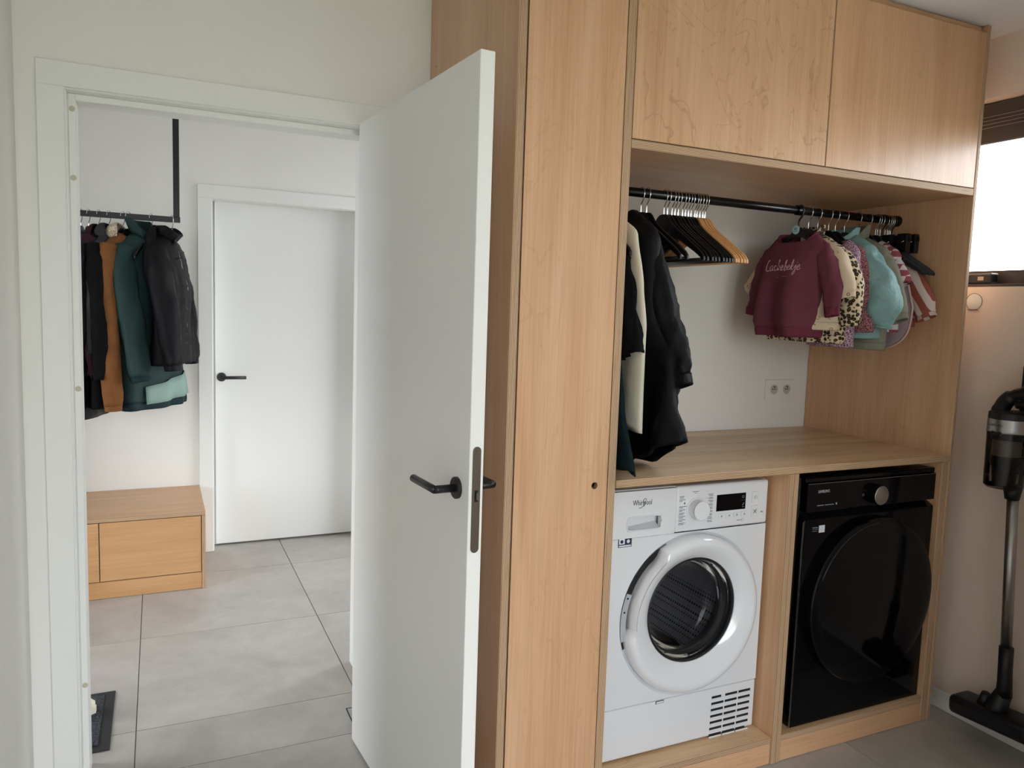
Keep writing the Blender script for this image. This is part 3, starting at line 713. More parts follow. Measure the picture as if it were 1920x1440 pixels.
# ------------------------------------------------------------------ hanging rail and hangers
RY, RZ, RR = .295, 1.853, .0143
ra = tag(empty('clothes_rail', (1.05, RY, RZ)), 'black round clothes rail spanning the niche under the upper cabinet', 'rail')
V, F = tube_geo([(xb1+.001-1.05, 0, 0), (xc0-.001-1.05, 0, 0)], RR, 24); mesh('rail_tube', V, F, m_rod, ra, smooth=True)
for xx in (xb1+.0015, xc0-.0015):
    s_ = 1 if xx < 1 else -1
    lathe('end_flange', [(RR+.0005, .022*s_), (.0175, .020*s_), (.021, .006*s_), (.021, 0), (0, 0)], m_rod, ra, 28, 'x', (xx-1.05, 0, 0))
lathe('joint_collar', [(RR+.0002, -.012), (RR+.003, -.012), (RR+.003, .012), (RR+.0002, .012)], m_rod, ra, 28, 'x', (1.25-1.05, 0, 0))

m_hblack = mat('black_lacquered_wood', (17, 16, 17), .35)
m_hwood = mat('varnished_beech', (204, 152, 100), .4)
m_hvelvet = mat('navy_black_velvet', (24, 25, 32), .9, sheen=.3)
m_hgrey = mat('grey_velvet', (72, 70, 70), .9, sheen=.2)
m_hplastic = mat('black_plastic', (18, 18, 20), .35)
HOOK = [(0, 0, -.066), (0, 0, -.040), (.004, 0, -.031), (.0125, 0, -.019), (.0170, 0, -.004), (.0145, 0, .0095), (.006, 0, .0166), (-.005, 0, .0164), (-.0135, 0, .010), (-.0168, 0, -.002)]
HM = {}
HOOK_BIG = [(x*1.35, y, z*1.3 if z > -.03 else z-.009) for x, y, z in HOOK]
HOOK_BIG[0] = (0, 0, -.07)
def hanger_meshes(kind, big=False):
    """kinds: adult, child, slim (velvet), frame (velvet triangle)"""
    key = (kind, big)
    if key in HM: return HM[key]
    hw = {'adult': .214, 'slim': .205, 'child': .135, 'childp': .135, 'frame': .205}[kind]; k = hw/.214
    top = [(0, -.060), (.018, -.062), (.030, -.070), (.046, -.090), (.075, -.112), (.125, -.143), (.175, -.174), (.200, -.191), (.2125, -.205), (.214, -.216)]
    bot = [(.206, -.218), (.196, -.206), (.170, -.190), (.120, -.164), (.070, -.137), (.035, -.118), (0, -.112)]
    if kind in ('slim', 'frame'):
        top = [(0, -.060), (.006, -.061), (.010, -.070), (.020, -.082), (.07, -.115), (.125, -.148), (.180, -.180), (.204, -.196), (.214, -.205)]
        bot = [(.212, -.214), (.198, -.207), (.170, -.192), (.120, -.163), (.065, -.130), (.02, -.102), (0, -.094)]
    th = .0048 if kind != 'slim' and kind != 'frame' else .0032
    pts = [(x*k, -.060+(z+.060)*(k if kind[:5] == 'child' else 1)) for x, z in top+bot]
    full = pts+[(-x, z) for x, z in pts[::-1] if x > 1e-6]
    bm = bmesh.new(); fv = [bm.verts.new((x, -th, z)) for x, z in full]; bm.faces.new(fv)
    r = bmesh.ops.extrude_face_region(bm, geom=list(bm.faces)); bmesh.ops.translate(bm, verts=[v for v in r['geom'] if isinstance(v, bmesh.types.BMVert)], vec=(0, 2*th, 0))
    bmesh.ops.recalc_face_normals(bm, faces=list(bm.faces))
    bmesh.ops.bevel(bm, geom=[e_ for e_ in bm.edges if abs(e_.verts[0].co.y-e_.verts[1].co.y) < 1e-6], offset=.0018, segments=2, affect='EDGES', clamp_overlap=True)
    bmesh.ops.triangulate(bm, faces=[f for f in bm.faces if len(f.verts) > 4])
    body = bpy.data.meshes.new('hanger_body'); bm.to_mesh(body); bm.free()
    zb = full[len(top)-1][1]
    V, F = tube_geo([(-hw*.955, 0, zb+.004), (hw*.955, 0, zb+.004)], .0042 if kind == 'adult' else .003, 8)
    bar = bpy.data.meshes.new('trouser_bar'); bar.from_pydata([tuple(v) for v in V], [], F); bar.polygons.foreach_set('use_smooth', [True]*len(F))
    V, F = tube_geo(catmull(HOOK_BIG if big else HOOK, 4), .0036 if kind == 'childp' else .0018, 8)
    hk = bpy.data.meshes.new('hook'); hk.from_pydata([tuple(v) for v in V], [], F); hk.polygons.foreach_set('use_smooth', [True]*len(F))
    V, F = tube_geo([(0, 0, -.066), (0, 0, -.048)], .0029, 8)
    fe = bpy.data.meshes.new('ferrule'); fe.from_pydata([tuple(v) for v in V], [], F)
    HM[key] = (body, bar, hk, fe); return HM[key]
def hanger(loc, rotz, kind, m_body, m_hook, label, group=None, bar=True, cat='hanger', big=False):
    e = tag(empty('clothes_hanger', loc, (0, 0, rotz)), label, cat, group)
    bo, ba, hk, fe = hanger_meshes(kind, big)
    def add(n, me, m):
        me2 = me if me.materials and me.materials[0] == m else (me.copy() if me.materials else me)
        if not me2.materials: me2.materials.append(m)
        elif me2.materials[0] != m: me2.materials[0] = m
        return link(n, me2, e)
    add('hanger_body', bo, m_body); add('hook', hk, m_hook)
    if kind == 'adult': add('ferrule', fe, m_hook)
    if bar: add('trouser_bar', ba, m_body if kind != 'adult' else (m_hblack if m_body == m_hblack else m_hwood))
    return e
R90 = -PI/2
rh = random.Random(11)
hooks = [.671, .685, .703, .715, .728, .745, .757, .769, .780]
hanger((.582, RY, RZ), R90+.03, 'adult', m_hblack, m_chrome, 'black wooden hanger, first empty one right of the hanging coats', 'empty adult hangers')
hanger((.604, RY, RZ), R90+.05, 'adult', m_hblack, m_chrome, 'black wooden hanger, second empty one right of the hanging coats', 'empty adult hangers')
ordn = ['first', 'second', 'third', 'fourth', 'fifth', 'sixth', 'seventh', 'eighth', 'ninth']
for i, hx_ in enumerate(hooks):
    hanger((hx_, RY, RZ), R90+.02, 'adult', m_hblack, m_chrome, f'black wooden hanger, {ordn[i]} from the left in the row of empty hangers', 'empty adult hangers')
for i, hx_ in enumerate([.795, .804, .816, .828, .838]):
    hanger((hx_, RY, RZ), R90+.02, 'adult', m_hwood, m_chrome, f'beech wood hanger, {ordn[i]} from the left among the wooden ones', 'empty adult hangers')
# ------------------------------------------------------------------ fabrics
def fabric(name, rgb, rough=.9, weave=420, bump=.25, sheen=.0, var=.12, big=18):
    t = NT(name, rough, sheen=sheen, spec=.18)
    v = t.coords()
    n = t.noise(v, weave, 2); g = t.noise(v, big, 4, .4)
    c = lin(rgb); d = tuple(x*(1-var) for x in c[:3])+(1,); l = tuple(min(1, x*(1+var)) for x in c[:3])+(1,)
    t.color(t.ramp(g, [(.3, d), (.7, l)]))
    mx = t.n('Math', _operation='ADD'); m2 = t.n('Math', _operation='MULTIPLY'); m2.inputs[1].default_value = 3.0
    t.l(g, m2.inputs[0]); t.l(n, mx.inputs[0]); t.l(m2.outputs[0], mx.inputs[1])
    t.bump(mx.outputs[0], bump, .0015); return t.m
def leopard():
    t = NT('leopard_print', .9); v = t.coords()
    nz = t.n('TexNoise'); nz.inputs['Scale'].default_value = 60; t.l(v, nz.inputs['Vector'])
    vm = t.n('VectorMath', _operation='MULTIPLY_ADD'); vm.inputs[1].default_value = (.011, .011, .011)
    t.l(nz.outputs['Color'], vm.inputs[0]); t.l(v, vm.inputs[2])
    vo = t.n('TexVoronoi'); vo.inputs['Scale'].default_value = 66; vo.inputs['Randomness'].default_value = .7; t.l(vm.outputs[0], vo.inputs['Vector'])
    c = t.ramp(vo.outputs['Distance'], [(.0, lin((128, 96, 70))), (.15, lin((104, 76, 54))), (.20, lin((40, 29, 25))), (.46, lin((44, 32, 27))), (.52, lin((206, 186, 152))), (1, lin((226, 208, 176)))])
    t.color(c); t.bump(nz.outputs['Fac'], .2, .002); return t.m
def speckle(name, a, b, scale=700):
    t = NT(name, .9); v = t.coords(); n = t.noise(v, scale, 2)
    t.color(t.ramp(n, [(.44, lin(a)), (.56, lin(b))])); t.bump(n, .4, .002); return t.m
def stripes(name, a, b, rot, freq, duty=.5, distort=0.):
    t = NT(name, .85); tc = t.n('TexCoord'); mp = t.n('Mapping'); mp.inputs['Rotation'].default_value = rot
    t.l(tc.outputs['Object'], mp.inputs['Vector']); sx = t.n('SeparateXYZ'); t.l(mp.outputs[0], sx.inputs[0])
    mu = t.n('Math', _operation='MULTIPLY'); mu.inputs[1].default_value = freq; t.l(sx.outputs[0], mu.inputs[0])
    fr = t.n('Math', _operation='FRACT'); t.l(mu.outputs[0], fr.inputs[0])
    t.color(t.ramp(fr.outputs[0], [(0, lin(a)), (duty-.02, lin(a)), (duty, lin(b)), (.98, lin(b)), (1, lin(a))])); return t.m
def check():
    t = NT('red_check', .9); tc = t.n('TexCoord'); ck = t.n('TexChecker'); ck.inputs['Scale'].default_value = 46
    ck.inputs['Color1'].default_value = lin((152, 74, 88)); ck.inputs['Color2'].default_value = lin((214, 206, 208)); mp = t.n('Mapping'); mp.inputs['Scale'].default_value = (1, 0, 1); mp.inputs['Location'].default_value = (.003, .005, .004); t.l(tc.outputs['Object'], mp.inputs['Vector']); t.l(mp.outputs[0], ck.inputs['Vector']); t.color(ck.outputs[0]); return t.m
def rainbow_print():
    """cream jersey with sparse little arched marks"""
    t = NT('cream_rainbow_print', .9); v = t.coords()
    vo = t.n('TexVoronoi'); vo.inputs['Scale'].default_value = 34; vo.inputs['Randomness'].default_value = .7; t.l(v, vo.inputs['Vector'])
    c = t.ramp(vo.outputs['Distance'], [(.0, lin((206, 180, 148))), (.17, lin((206, 180, 148))), (.19, lin((128, 92, 92))), (.24, lin((138, 104, 100))), (.26, lin((210, 190, 162))), (1, lin((208, 186, 156)))])
    g = t.noise(v, 35, 2); msk = t.ramp(g, [(.48, (0, 0, 0, 1)), (.55, (1, 1, 1, 1))])
    t.color(t.mix(msk, lin((210, 190, 162)), c)); return t.m
f_burg = fabric('burgundy_sweat', (108, 58, 70), bump=.15, var=.08); f_burg2 = fabric('burgundy_rib', (106, 50, 64), bump=.3, weave=260)
f_leo = leopard(); f_purple = speckle('mauve_glitter_knit', (70, 44, 60), (214, 176, 200), 330); f_rose = speckle('rose_glitter_knit', (62, 34, 42), (190, 126, 130), 330)
f_mint = fabric('mint_nylon', (132, 166, 166), rough=.5, weave=90, bump=.9, var=.06, big=45); f_khaki = fabric('khaki_cotton', (136, 134, 118), var=.08)
f_cream = rainbow_print(); f_check = check(); f_lilac = fabric('pale_mauve_jersey', (178, 158, 166), var=.05); f_lilac2 = fabric('pale_pink_binding', (206, 176, 172), var=.05)
f_black = fabric('black_cotton', (11, 11, 13), bump=.5, var=.2, big=30); f_black2 = fabric('black_nylon', (12, 12, 16), rough=.55, bump=.5, var=.2, big=40)
f_leather = fabric('black_leather', (13, 15, 16), rough=.42, weave=160, bump=.35, var=.1); f_green = fabric('dark_green_fleece', (16, 32, 36), bump=.4, var=.2)
f_white = fabric('cream_cotton', (214, 208, 190), var=.04); f_maroon = fabric('maroon_fleece', (56, 32, 40), var=.1); f_dgrey = fabric('charcoal_wool', (58, 57, 60), var=.15)
f_camel = fabric('cognac_suede', (118, 76, 44), bump=.3, var=.12); f_shear = speckle('beige_shearling', (150, 132, 112), (206, 190, 170), 160)
f_pine = fabric('pine_green_shell', (36, 57, 56), rough=.6, weave=160, bump=.3, var=.08); f_pine_d = fabric('dark_petrol_shell', (22, 42, 48), rough=.6, var=.1); f_mesh = fabric('mint_mesh_lining', (140, 164, 155), var=.05)
f_rust = stripes('rust_and_white_stripes', (156, 84, 70), (214, 196, 190), (0, .62, 0), 21, .56)
m_zip = mat('zip_metal', (120, 118, 116), .35, .8)
f_letter = mat('pale_pink_flock', (206, 158, 170), .9)

# ------------------------------------------------------------------ garment builder
def lerp_rows(rows, z):
    """rows: (z, xl, xr, d, yoff) sorted from top to bottom"""
    if z >= rows[0][0]: return rows[0]
    for a, b in zip(rows, rows[1:]):
        if z >= b[0]:
            t = (a[0]-z)/max(1e-9, a[0]-b[0]); t = t*t*(3-2*t)*.5+t*.5
            return tuple(p+(q-p)*t for p, q in zip(a, b))
    return rows[-1]
class Torso:
    def __init__(s, rows, seed=0, fold=.012, wr=.003, p=2.6, dip=.03, wavy=.0, tilt=.0):
        s.rows = [r if len(r) == 5 else r+(0,) for r in rows]; s.seed = seed; s.fold = fold; s.wr = wr; s.p = p; s.dip = dip; s.wavy = wavy; s.tilt = tilt
        s.zt, s.zb = rows[0][0], rows[-1][0]
    def off(s, x, z):
        t = (s.zt-z)/(s.zt-s.zb); q = noise.noise((x*11+s.seed*3.7, z*2.2, s.seed*1.3))
        return s.fold*smooth01(t*1.6)*q*2.2
    def wrk(s, x, z, side): return s.wr*(noise.noise((x*32, z*20, s.seed+side*9))+.6*noise.noise((x*70+z*40, z*45, s.seed+side*5)))
    def at(s, x, z, side=-1):
        _, xl, xr, d, yo = lerp_rows(s.rows, z); c = (xl+xr)/2; w_ = (xr-xl)/2
        q = min(1, abs((x-c)/w_)); return side*d*(1-q**s.p)**(1/s.p)+yo+s.off(x, z)+s.wrk(x, z, side)*(1-q**4)
    def build(s, name, m, parent, nr=44, nc=56, thick=.003):
        V = []; F = []
        for i in range(nr+1):
            z = s.zt+(s.zb-s.zt)*(i/nr)**1.15; _, xl, xr, d, yo = lerp_rows(s.rows, z); c = (xl+xr)/2; w_ = (xr-xl)/2; t = i/nr
            for k in range(nc):
                a = 2*PI*k/nc; ca, sa = math.cos(a), math.sin(a)
                x = c+w_*math.copysign(abs(ca)**(2/s.p), ca); y = d*math.copysign(abs(sa)**(2/s.p), sa); side = -1 if sa < 0 else 1
                y += yo+s.off(x, z)+s.wrk(x, z, side)*abs(sa)
                zz = z
                if sa < 0: zz -= s.dip*abs(sa)**1.2*(1-t)**14
                zz += s.wavy*noise.noise((x*9, s.seed*2.1, side*.6))*t**3+s.tilt*x*t**2
                if s.tilt: zz = max(zz, -.842+.004*noise.noise((x*30, y*30, 1)))
                V.append((x, y, zz))
        for i in range(nr):
            for k in range(nc): F.append((i*nc+k, i*nc+(k+1) % nc, (i+1)*nc+(k+1) % nc, (i+1)*nc+k))
        s.top = V[:nc]; s.bot = V[-nc:]
        o = mesh(name, V, F, m, parent, smooth=True); solid(o, thick); return o
def solid(o, th):
    m = o.modifiers.new('cloth_thickness', 'SOLIDIFY'); m.thickness = th; m.offset = -1
def sleeve(name, path, radii, m, parent, seed=1, seg=24, n=6, wr=.004, flat=.62, thick=.0025, freq=26):
    """path from shoulder to cuff; radii (in-plane); flattened across the garment"""
    P_ = catmull(path, n); N_ = len(P_); R = [p.x for p in catmull([(r, 0, 0) for r in radii], n)]
    V = []; F = []; Y = Vector((0, 1, 0))
    for i, p in enumerate(P_):
        t = (P_[min(i+1, N_-1)]-P_[max(i-1, 0)]).normalized(); s_ = Y.cross(t).normalized(); u = t.cross(s_).normalized()
        for k in range(seg):
            a = 2*PI*k/seg; ca, sa = math.cos(a), math.sin(a); r = R[i]
            w_ = wr*(noise.noise((ca*1.5+seed*4, sa*1.5, i*.22*freq/26+seed))*1.6+.7*noise.noise((ca*4+seed, sa*4, i*.6)))*min(1, i/4)
            fl = flat+(.2*(1-i/N_))
            V.append(p+s_*ca*(r+w_)+u*sa*(r*fl+w_))
    for i in range(N_-1):
        for k in range(seg): F.append((i*seg+k, i*seg+(k+1) % seg, (i+1)*seg+(k+1) % seg, (i+1)*seg+k))
    F.append(tuple(range(seg))[::-1])
    o = mesh(name, V, F, m, parent, smooth=True); solid(o, thick)
    return o, V[-seg:], (P_[-1]-P_[-2]).normalized()
def band(name, ring, dirn, h, m, parent, grow=1.03, shrink=.94, thick=.003, rib=0):
    """ribbed band continuing a ring of points along dirn"""
    ring = [Vector(p) for p in ring]; c = sum(ring, Vector())/len(ring); n = len(ring); d = Vector(dirn)
    V = []; F = []; st = 5
    for j in range(st+1):
        t = j/st; g = grow+(shrink-grow)*t+.02*math.sin(PI*t)
        for k, p in enumerate(ring): V.append(c+(p-c)*(g+(rib if k % 2 else 0))+d*(h*t-.004))
    for j in range(st):
        for k in range(n): F.append((j*n+k, j*n+(k+1) % n, (j+1)*n+(k+1) % n, (j+1)*n+k))
    o = mesh(name, V, F, m, parent, smooth=True); solid(o, thick); return o
def collar_stand(name, top, h, m, parent, flare=1.1, dipf=.5, thick=.004, lean=(0, 0, 0)):
    ring = [Vector(p) for p in top]; c = sum(ring, Vector())/len(ring); n = len(ring); V = []; F = []; st = 5
    ym = max(abs(p.y-c.y) for p in ring) or 1
    for j in range(st+1):
        t = j/st
        for p in ring:
            fr = max(0, -(p.y-c.y)/ym); hh = h*(1-dipf*fr)
            V.append(c+(p-c)*(1+(flare-1)*t)+Vector((0, 0, hh*t))+Vector(lean)*t+Vector((0, 0, p.z-c.z))*0)
    for j in range(st):
        for k in range(n): F.append((j*n+k, j*n+(k+1) % n, (j+1)*n+(k+1) % n, (j+1)*n+k))
    o = mesh(name, V, F, m, parent, smooth=True); solid(o, thick); return o
def hood(name, c, rx, ry, rz, m, parent, seed=1, cut=-.2):
    V = []; F = []; nu, nv = 28, 16
    for i in range(nv+1):
        ph = PI*i/nv
        for k in range(nu+1):
            a = PI*(cut)+(PI-2*PI*cut)*k/nu
            q = 1+.10*noise.noise((math.cos(a)*2+seed, math.sin(a)*2, i*.5))
            V.append((c[0]+math.cos(a)*math.sin(ph)*rx*q, c[1]+math.sin(a)*math.sin(ph)*ry*q, c[2]+math.cos(ph)*rz*q))
    for i in range(nv):
        for k in range(nu): F.append((i*(nu+1)+k, i*(nu+1)+k+1, (i+1)*(nu+1)+k+1, (i+1)*(nu+1)+k))
    o = mesh(name, V, F, m, parent, smooth=True); solid(o, .006); return o
def neck_ring(name, top, r, m, parent, scale=1.0):
    c = sum((Vector(p) for p in top), Vector())/len(top)
    pts = [c+(Vector(p)-c)*scale+Vector((0, 0, .001)) for p in top]; pts.append(pts[0])
    return tube(name, pts, r, m, parent, 8, flat=1.0)
def placket(name, T, xf, z0, z1, w_, m, parent, side=-1, lift=.002, n=24):
    V = []; F = []
    for i in range(n+1):
        z = z0+(z1-z0)*i/n; x = xf(z) if callable(xf) else xf
        for dx in (-w_/2, w_/2): V.append((x+dx, T.at(x+dx, z, side)+side*lift, z))
    for i in range(n): F.append((2*i, 2*i+1, 2*i+3, 2*i+2))
    o = mesh(name, V, F, m, parent, smooth=True); solid(o, .0015); return o
def G(name, label, cat, loc, rotz, group): return tag(empty(name, loc, (0, 0, rotz)), label, cat, group)
def top_rows(hw, slope, neck, zt, cx=0, d=.028):
    """neck row and shoulder rows for a garment on a hanger"""
    return [(zt, cx-neck, cx+neck, d), (zt-.25*slope, cx-neck-.35*(hw-neck), cx+neck+.35*(hw-neck), d*1.1), (zt-.72*slope, cx-hw*.93, cx+hw*.93, d*1.2), (zt-slope, cx-hw, cx+hw, d*1.35)]

KG = 'children\'s clothes on the rail'
# --- burgundy sweatshirt with lettering
def sweatshirt():
    e = G('sweatshirt', 'burgundy child\'s sweatshirt with pale pink handwritten lettering, frontmost on the rail', 'sweatshirt', (1.255, RY, RZ), R90+.06, KG)
    cx = .012
    T = Torso(top_rows(.130, .060, .078, -.086, cx-.012, .028)+[(-.26, cx-.152, cx+.114, .044), (-.36, cx-.168, cx+.110, .052), (-.395, cx-.172, cx+.106, .052), (-.415, cx-.158, cx+.096, .044)], 3, .022, .0042, 2.4, .042)
    T.build('torso', f_burg, e)
    band('hem_rib', T.bot, (0, 0, -1), .036, f_burg2, e, 1.0, .97)
    neck_ring('neck_rib', T.top, .0058, f_burg2, e)
    for s_, pth, rr in ((1, [(cx+.070, .004, -.128), (cx+.105, .004, -.165), (cx+.132, .002, -.225), (cx+.152, -.004, -.29), (cx+.163, -.010, -.345)], [.030, .039, .041, .038, .032]),
                        (-1, [(cx-.095, .004, -.128), (cx-.135, .004, -.165), (cx-.165, .004, -.225), (cx-.186, .002, -.29), (cx-.198, .0, -.35)], [.030, .039, .041, .038, .033])):
        o, ring, d = sleeve('sleeve', pth, rr, f_burg, e, 5+s_, wr=.0065, flat=.48)
        band('cuff', ring, d, .030, f_burg2, e, 1.0, .92)
    # handwritten word, drawn stroke by stroke on the cloth
    W_ = [ # letters: strokes of (x, y) in em units
      [[(.55, 1.35), (.42, 1.5), (.2, 1.0), (.12, .3), (.3, .02), (.75, .05)]],                                            # L
      [[(1.35, .65), (1.1, .75), (.85, .4), (.95, .05), (1.2, .15), (1.4, .7), (1.4, .15), (1.6, .05)]],                   # a
      [[(2.15, .6), (1.95, .72), (1.72, .4), (1.85, .05), (2.25, .15)]],                                                   # c
      [[(2.35, .1), (2.75, 1.3), (2.62, 1.4), (2.5, .05), (2.7, .6), (2.92, .6), (2.95, .1), (3.15, .1)]],                 # h
      [[(3.2, .3), (3.5, .5), (3.4, .75), (3.2, .45), (3.3, .05), (3.7, .2)]],                                             # e
      [[(3.75, .2), (4.1, 1.25), (3.97, 1.3), (3.87, .05), (4.15, .05), (4.3, .4), (4.1, .6), (4.4, .5)]],                 # b
      [[(4.45, .3), (4.75, .5), (4.65, .75), (4.45, .45), (4.55, .05), (4.9, .15)]],                                       # e
      [[(4.95, .2), (5.3, 1.25), (5.17, 1.3), (5.07, .05)], [(5.1, .35), (5.42, .68)], [(5.18, .4), (5.35, .05), (5.55, .12)]],   # k
      [[(5.6, .2), (5.85, .7), (5.8, -.3), (5.6, -.6), (5.55, -.3), (5.95, .1)], [(5.9, 1.0), (5.93, 1.05)]],              # j
      [[(6.05, .3), (6.35, .5), (6.25, .75), (6.05, .45), (6.15, .05), (6.55, .25)]]]                                      # e
    x0, x1, zb = -.098, .066, -.214; sc = (x1-x0)/6.6
    bmV, bmF = [], []
    for li, let in enumerate(W_):
        V, F = [], []
        for st in let:
            pts = catmull([(x0+p[0]*sc, 0, zb+p[1]*sc*1.05) for p in st], 5)
            tube_geo([Vector((p.x, T.at(p.x, p.z)-.0026, p.z)) for p in pts], .0016, 5, True, V, F)
        mesh('letter', V, F, f_letter, e, smooth=True)
    V, F = [], []
    for a, b in ((-.040, -.030), (-.022, -.004), (0, .022)):
        tube_geo([Vector((x, T.at(x, zb-.022)-.0024, zb-.022)) for x in (a, (a+b)/2, b)], .0009, 5, True, V, F)
    o = mesh('small_print', V, F, f_letter, e); o['kind'] = 'stuff'
    lb = box('neck_label', (cx-.012, cx+.012, .014, .0155, -.112, -.084), f_white, e)
sweatshirt()
hb = hanger((1.255, RY, RZ), R90+.06, 'childp', m_hplastic, m_hplastic, 'black plastic child\'s hanger with a round pale size disc holding the burgundy sweatshirt', 'children\'s hangers')
dk = lathe('size_disc', [(0, -.0085), (.0150, -.0085), (.0155, -.0075), (.0155, -.006)], mat('pale_mint_disc', (166, 206, 210), .5), hb, 28, 'y', (-.006, 0, -.068))
text('disc_print', '68', .011, mat('disc_ink', (40, 56, 70), .5), dk, (-.0065, -.0022, .000), (PI/2, 0, 0), .0002)
box('disc_print_line', (-.008, .008, -.0018, -.0013, -.006, -.0048), mat('disc_ink', (40, 56, 70), .5), dk)

def child_top(name, label, cat, x, twist, m, T, sl, hem=None, cuffm=None, seed=1, neck=None, wr=.004, flat=.62, cuffh=.022, hgr=None, hm=None, hlabel=None, xo=0.):
    e = G(name, label, cat, (x, RY, RZ), R90+twist, KG)
    T.build('torso', m, e)
    if hem: band('hem_rib', T.bot, (0, 0, -1), .028, hem, e, 1.0, .98)
    if neck: neck_ring('neck_rib', T.top, .005, neck, e)
    for i, (pth, rr) in enumerate(sl):
        o, ring, d = sleeve('sleeve', pth, rr, m, e, seed+i, wr=wr, flat=flat)
        if cuffm: band('cuff', ring, d, cuffh, cuffm, e, 1.0, .93)
    if hlabel: hanger((x, RY, RZ), R90+twist, 'child', hm or m_hplastic, m_chrome, hlabel, 'children\'s hangers', bar=False)
    return e
def rows_c(hw, zt, hem, cx=0., neck=.062, slope=.055, d=.026, dh=.05, wmul=1.06):
    return top_rows(hw, slope, neck, zt, cx, d)+[(zt-.5*(zt-hem), cx-hw*1.02, cx+hw*1.02, dh*.9), (hem, cx-hw*wmul, cx+hw*wmul, dh)]
# cream sweater with little rainbows
child_top('printed_sweater', 'cream child\'s sweater with small rainbow marks, directly behind the burgundy sweatshirt', 'sweater', 1.300, .02, f_cream,
    Torso(rows_c(.155, -.098, -.395, -.012), 11, .010, .002),
    [([(.08, .004, -.140), (.125, .004, -.180), (.158, .0, -.24), (.180, -.004, -.30)], [.032, .044, .048, .045]), ([(-.09, 0, -.140), (-.15, 0, -.185), (-.21, 0, -.225), (-.262, 0, -.265)], [.032, .042, .042, .036])],
    f_cream, f_cream, 21, f_cream, hm=m_hplastic, hlabel='black child\'s hanger with wire hook holding the cream rainbow sweater')
# leopard jacket
e = child_top('leopard_jacket', 'leopard print child\'s jacket with stand-up collar in the middle of the children\'s clothes', 'jacket', 1.345, -.02, f_leo,
    Torso(rows_c(.165, -.082, -.440, -.030, .055, .075, .030, .050), 13, .014, .003),
    [([(.080, .004, -.155), (.128, .004, -.20), (.158, .0, -.285), (.168, -.004, -.385)], [.036, .052, .056, .050]), ([(-.13, 0, -.165), (-.17, 0, -.22), (-.19, 0, -.30), (-.195, 0, -.375)], [.050, .056, .052, .046])],
    f_leo, f_leo, 31, None, hm=m_hgrey, hlabel='dark grey velvet child\'s hanger holding the leopard jacket')
TL = Torso(rows_c(.165, -.082, -.440, -.030, .055, .075, .030, .050), 13, .014, .003); TL.build('x', f_leo, None); bpy.data.objects.remove(bpy.data.objects['x'])
collar_stand('collar', TL.top, .036, f_leo, e, 1.05, .3, .005)
# mauve glitter dress-sweater (only hem and cuff show)
child_top('glitter_sweater', 'mauve glitter-knit child\'s sweater with its long hem showing under the leopard jacket', 'sweater', 1.398, -.03, f_purple,
    Torso(rows_c(.100, -.100, -.478, .045, .05, .05, .02, .030, 1.0), 15, .008, .002), [([(.10, .004, -.16), (.125, .006, -.22), (.135, .008, -.30)], [.030, .032, .030])], None, None, 41,
    hlabel='black child\'s hanger with thin wire hook holding the mauve glitter sweater')
gs = bpy.data.objects['glitter_sweater']
tube('drawcord', catmull([(.032, -.012, -.470), (.030, -.014, -.490), (.034, -.013, -.510), (.031, -.012, -.525)], 4), .0011, mat('copper_cord', (176, 120, 92), .6), gs, 6)
child_top('knit_cardigan', 'rose speckled child\'s cardigan with its sleeve between the leopard and the mint jackets', 'cardigan', 1.432, .0, f_rose,
    Torso(rows_c(.135, -.095, -.40, .0, .05, .05, .02, .030), 17, .008, .002),
    [([(.09, 0, -.15), (.125, 0, -.21), (.150, -.002, -.30), (.160, -.004, -.405)], [.032, .040, .042, .040]), ([(-.10, 0, -.16), (-.14, 0, -.22), (-.16, 0, -.34)], [.036, .040, .036])], None, f_rose, 43,
    hlabel='black child\'s hanger with bright wire hook holding the rose speckled cardigan')
# mint padded jacket with a big near sleeve
e = child_top('padded_jacket', 'mint green padded child\'s jacket with puffy gathered sleeve', 'jacket', 1.478, -.04, f_mint,
    Torso(rows_c(.150, -.078, -.445, -.0, .055, .065, .035, .062), 19, .016, .004),
    [([(.075, .004, -.135), (.120, .002, -.185), (.168, -.002, -.265), (.205, -.006, -.340), (.203, -.010, -.398)], [.034, .054, .068, .066, .036]), ([(-.12, 0, -.150), (-.16, 0, -.21), (-.19, 0, -.30), (-.19, 0, -.37)], [.05, .06, .06, .04])], None, f_mint, 51, None, .011, .7, .012, hm=m_hplastic, hlabel='black slim child\'s hanger with shoulder hook visible on the mint jacket')
TM = Torso(rows_c(.150, -.078, -.445, -.0, .055, .065, .035, .062), 19, .016, .004); TM.build('x', f_mint, None); bpy.data.objects.remove(bpy.data.objects['x'])
collar_stand('collar', TM.top, .030, f_mint, e, 1.08, .2, .006)
# khaki jacket
e = child_top('khaki_jacket', 'khaki cotton child\'s jacket with gathered collar behind the mint jacket', 'jacket', 1.545, -.03, f_khaki,
    Torso(rows_c(.155, -.082, -.462, -.01, .055, .06, .03, .050), 23, .012, .003),
    [([(.08, 0, -.14), (.125, 0, -.19), (.175, 0, -.29), (.205, 0, -.365)], [.034, .046, .048, .042]), ([(-.12, 0, -.155), (-.16, 0, -.21), (-.18, 0, -.36)], [.046, .05, .044])], f_khaki, f_khaki, 53, hm=m_hwood, hlabel='child\'s wooden hanger inside the khaki jacket')
TK = Torso(rows_c(.155, -.082, -.462, -.01, .055, .06, .03, .050), 23, .012, .003); TK.build('x', f_khaki, None); bpy.data.objects.remove(bpy.data.objects['x'])
collar_stand('collar', TK.top, .050, f_khaki, e, 1.12, .2, .005)
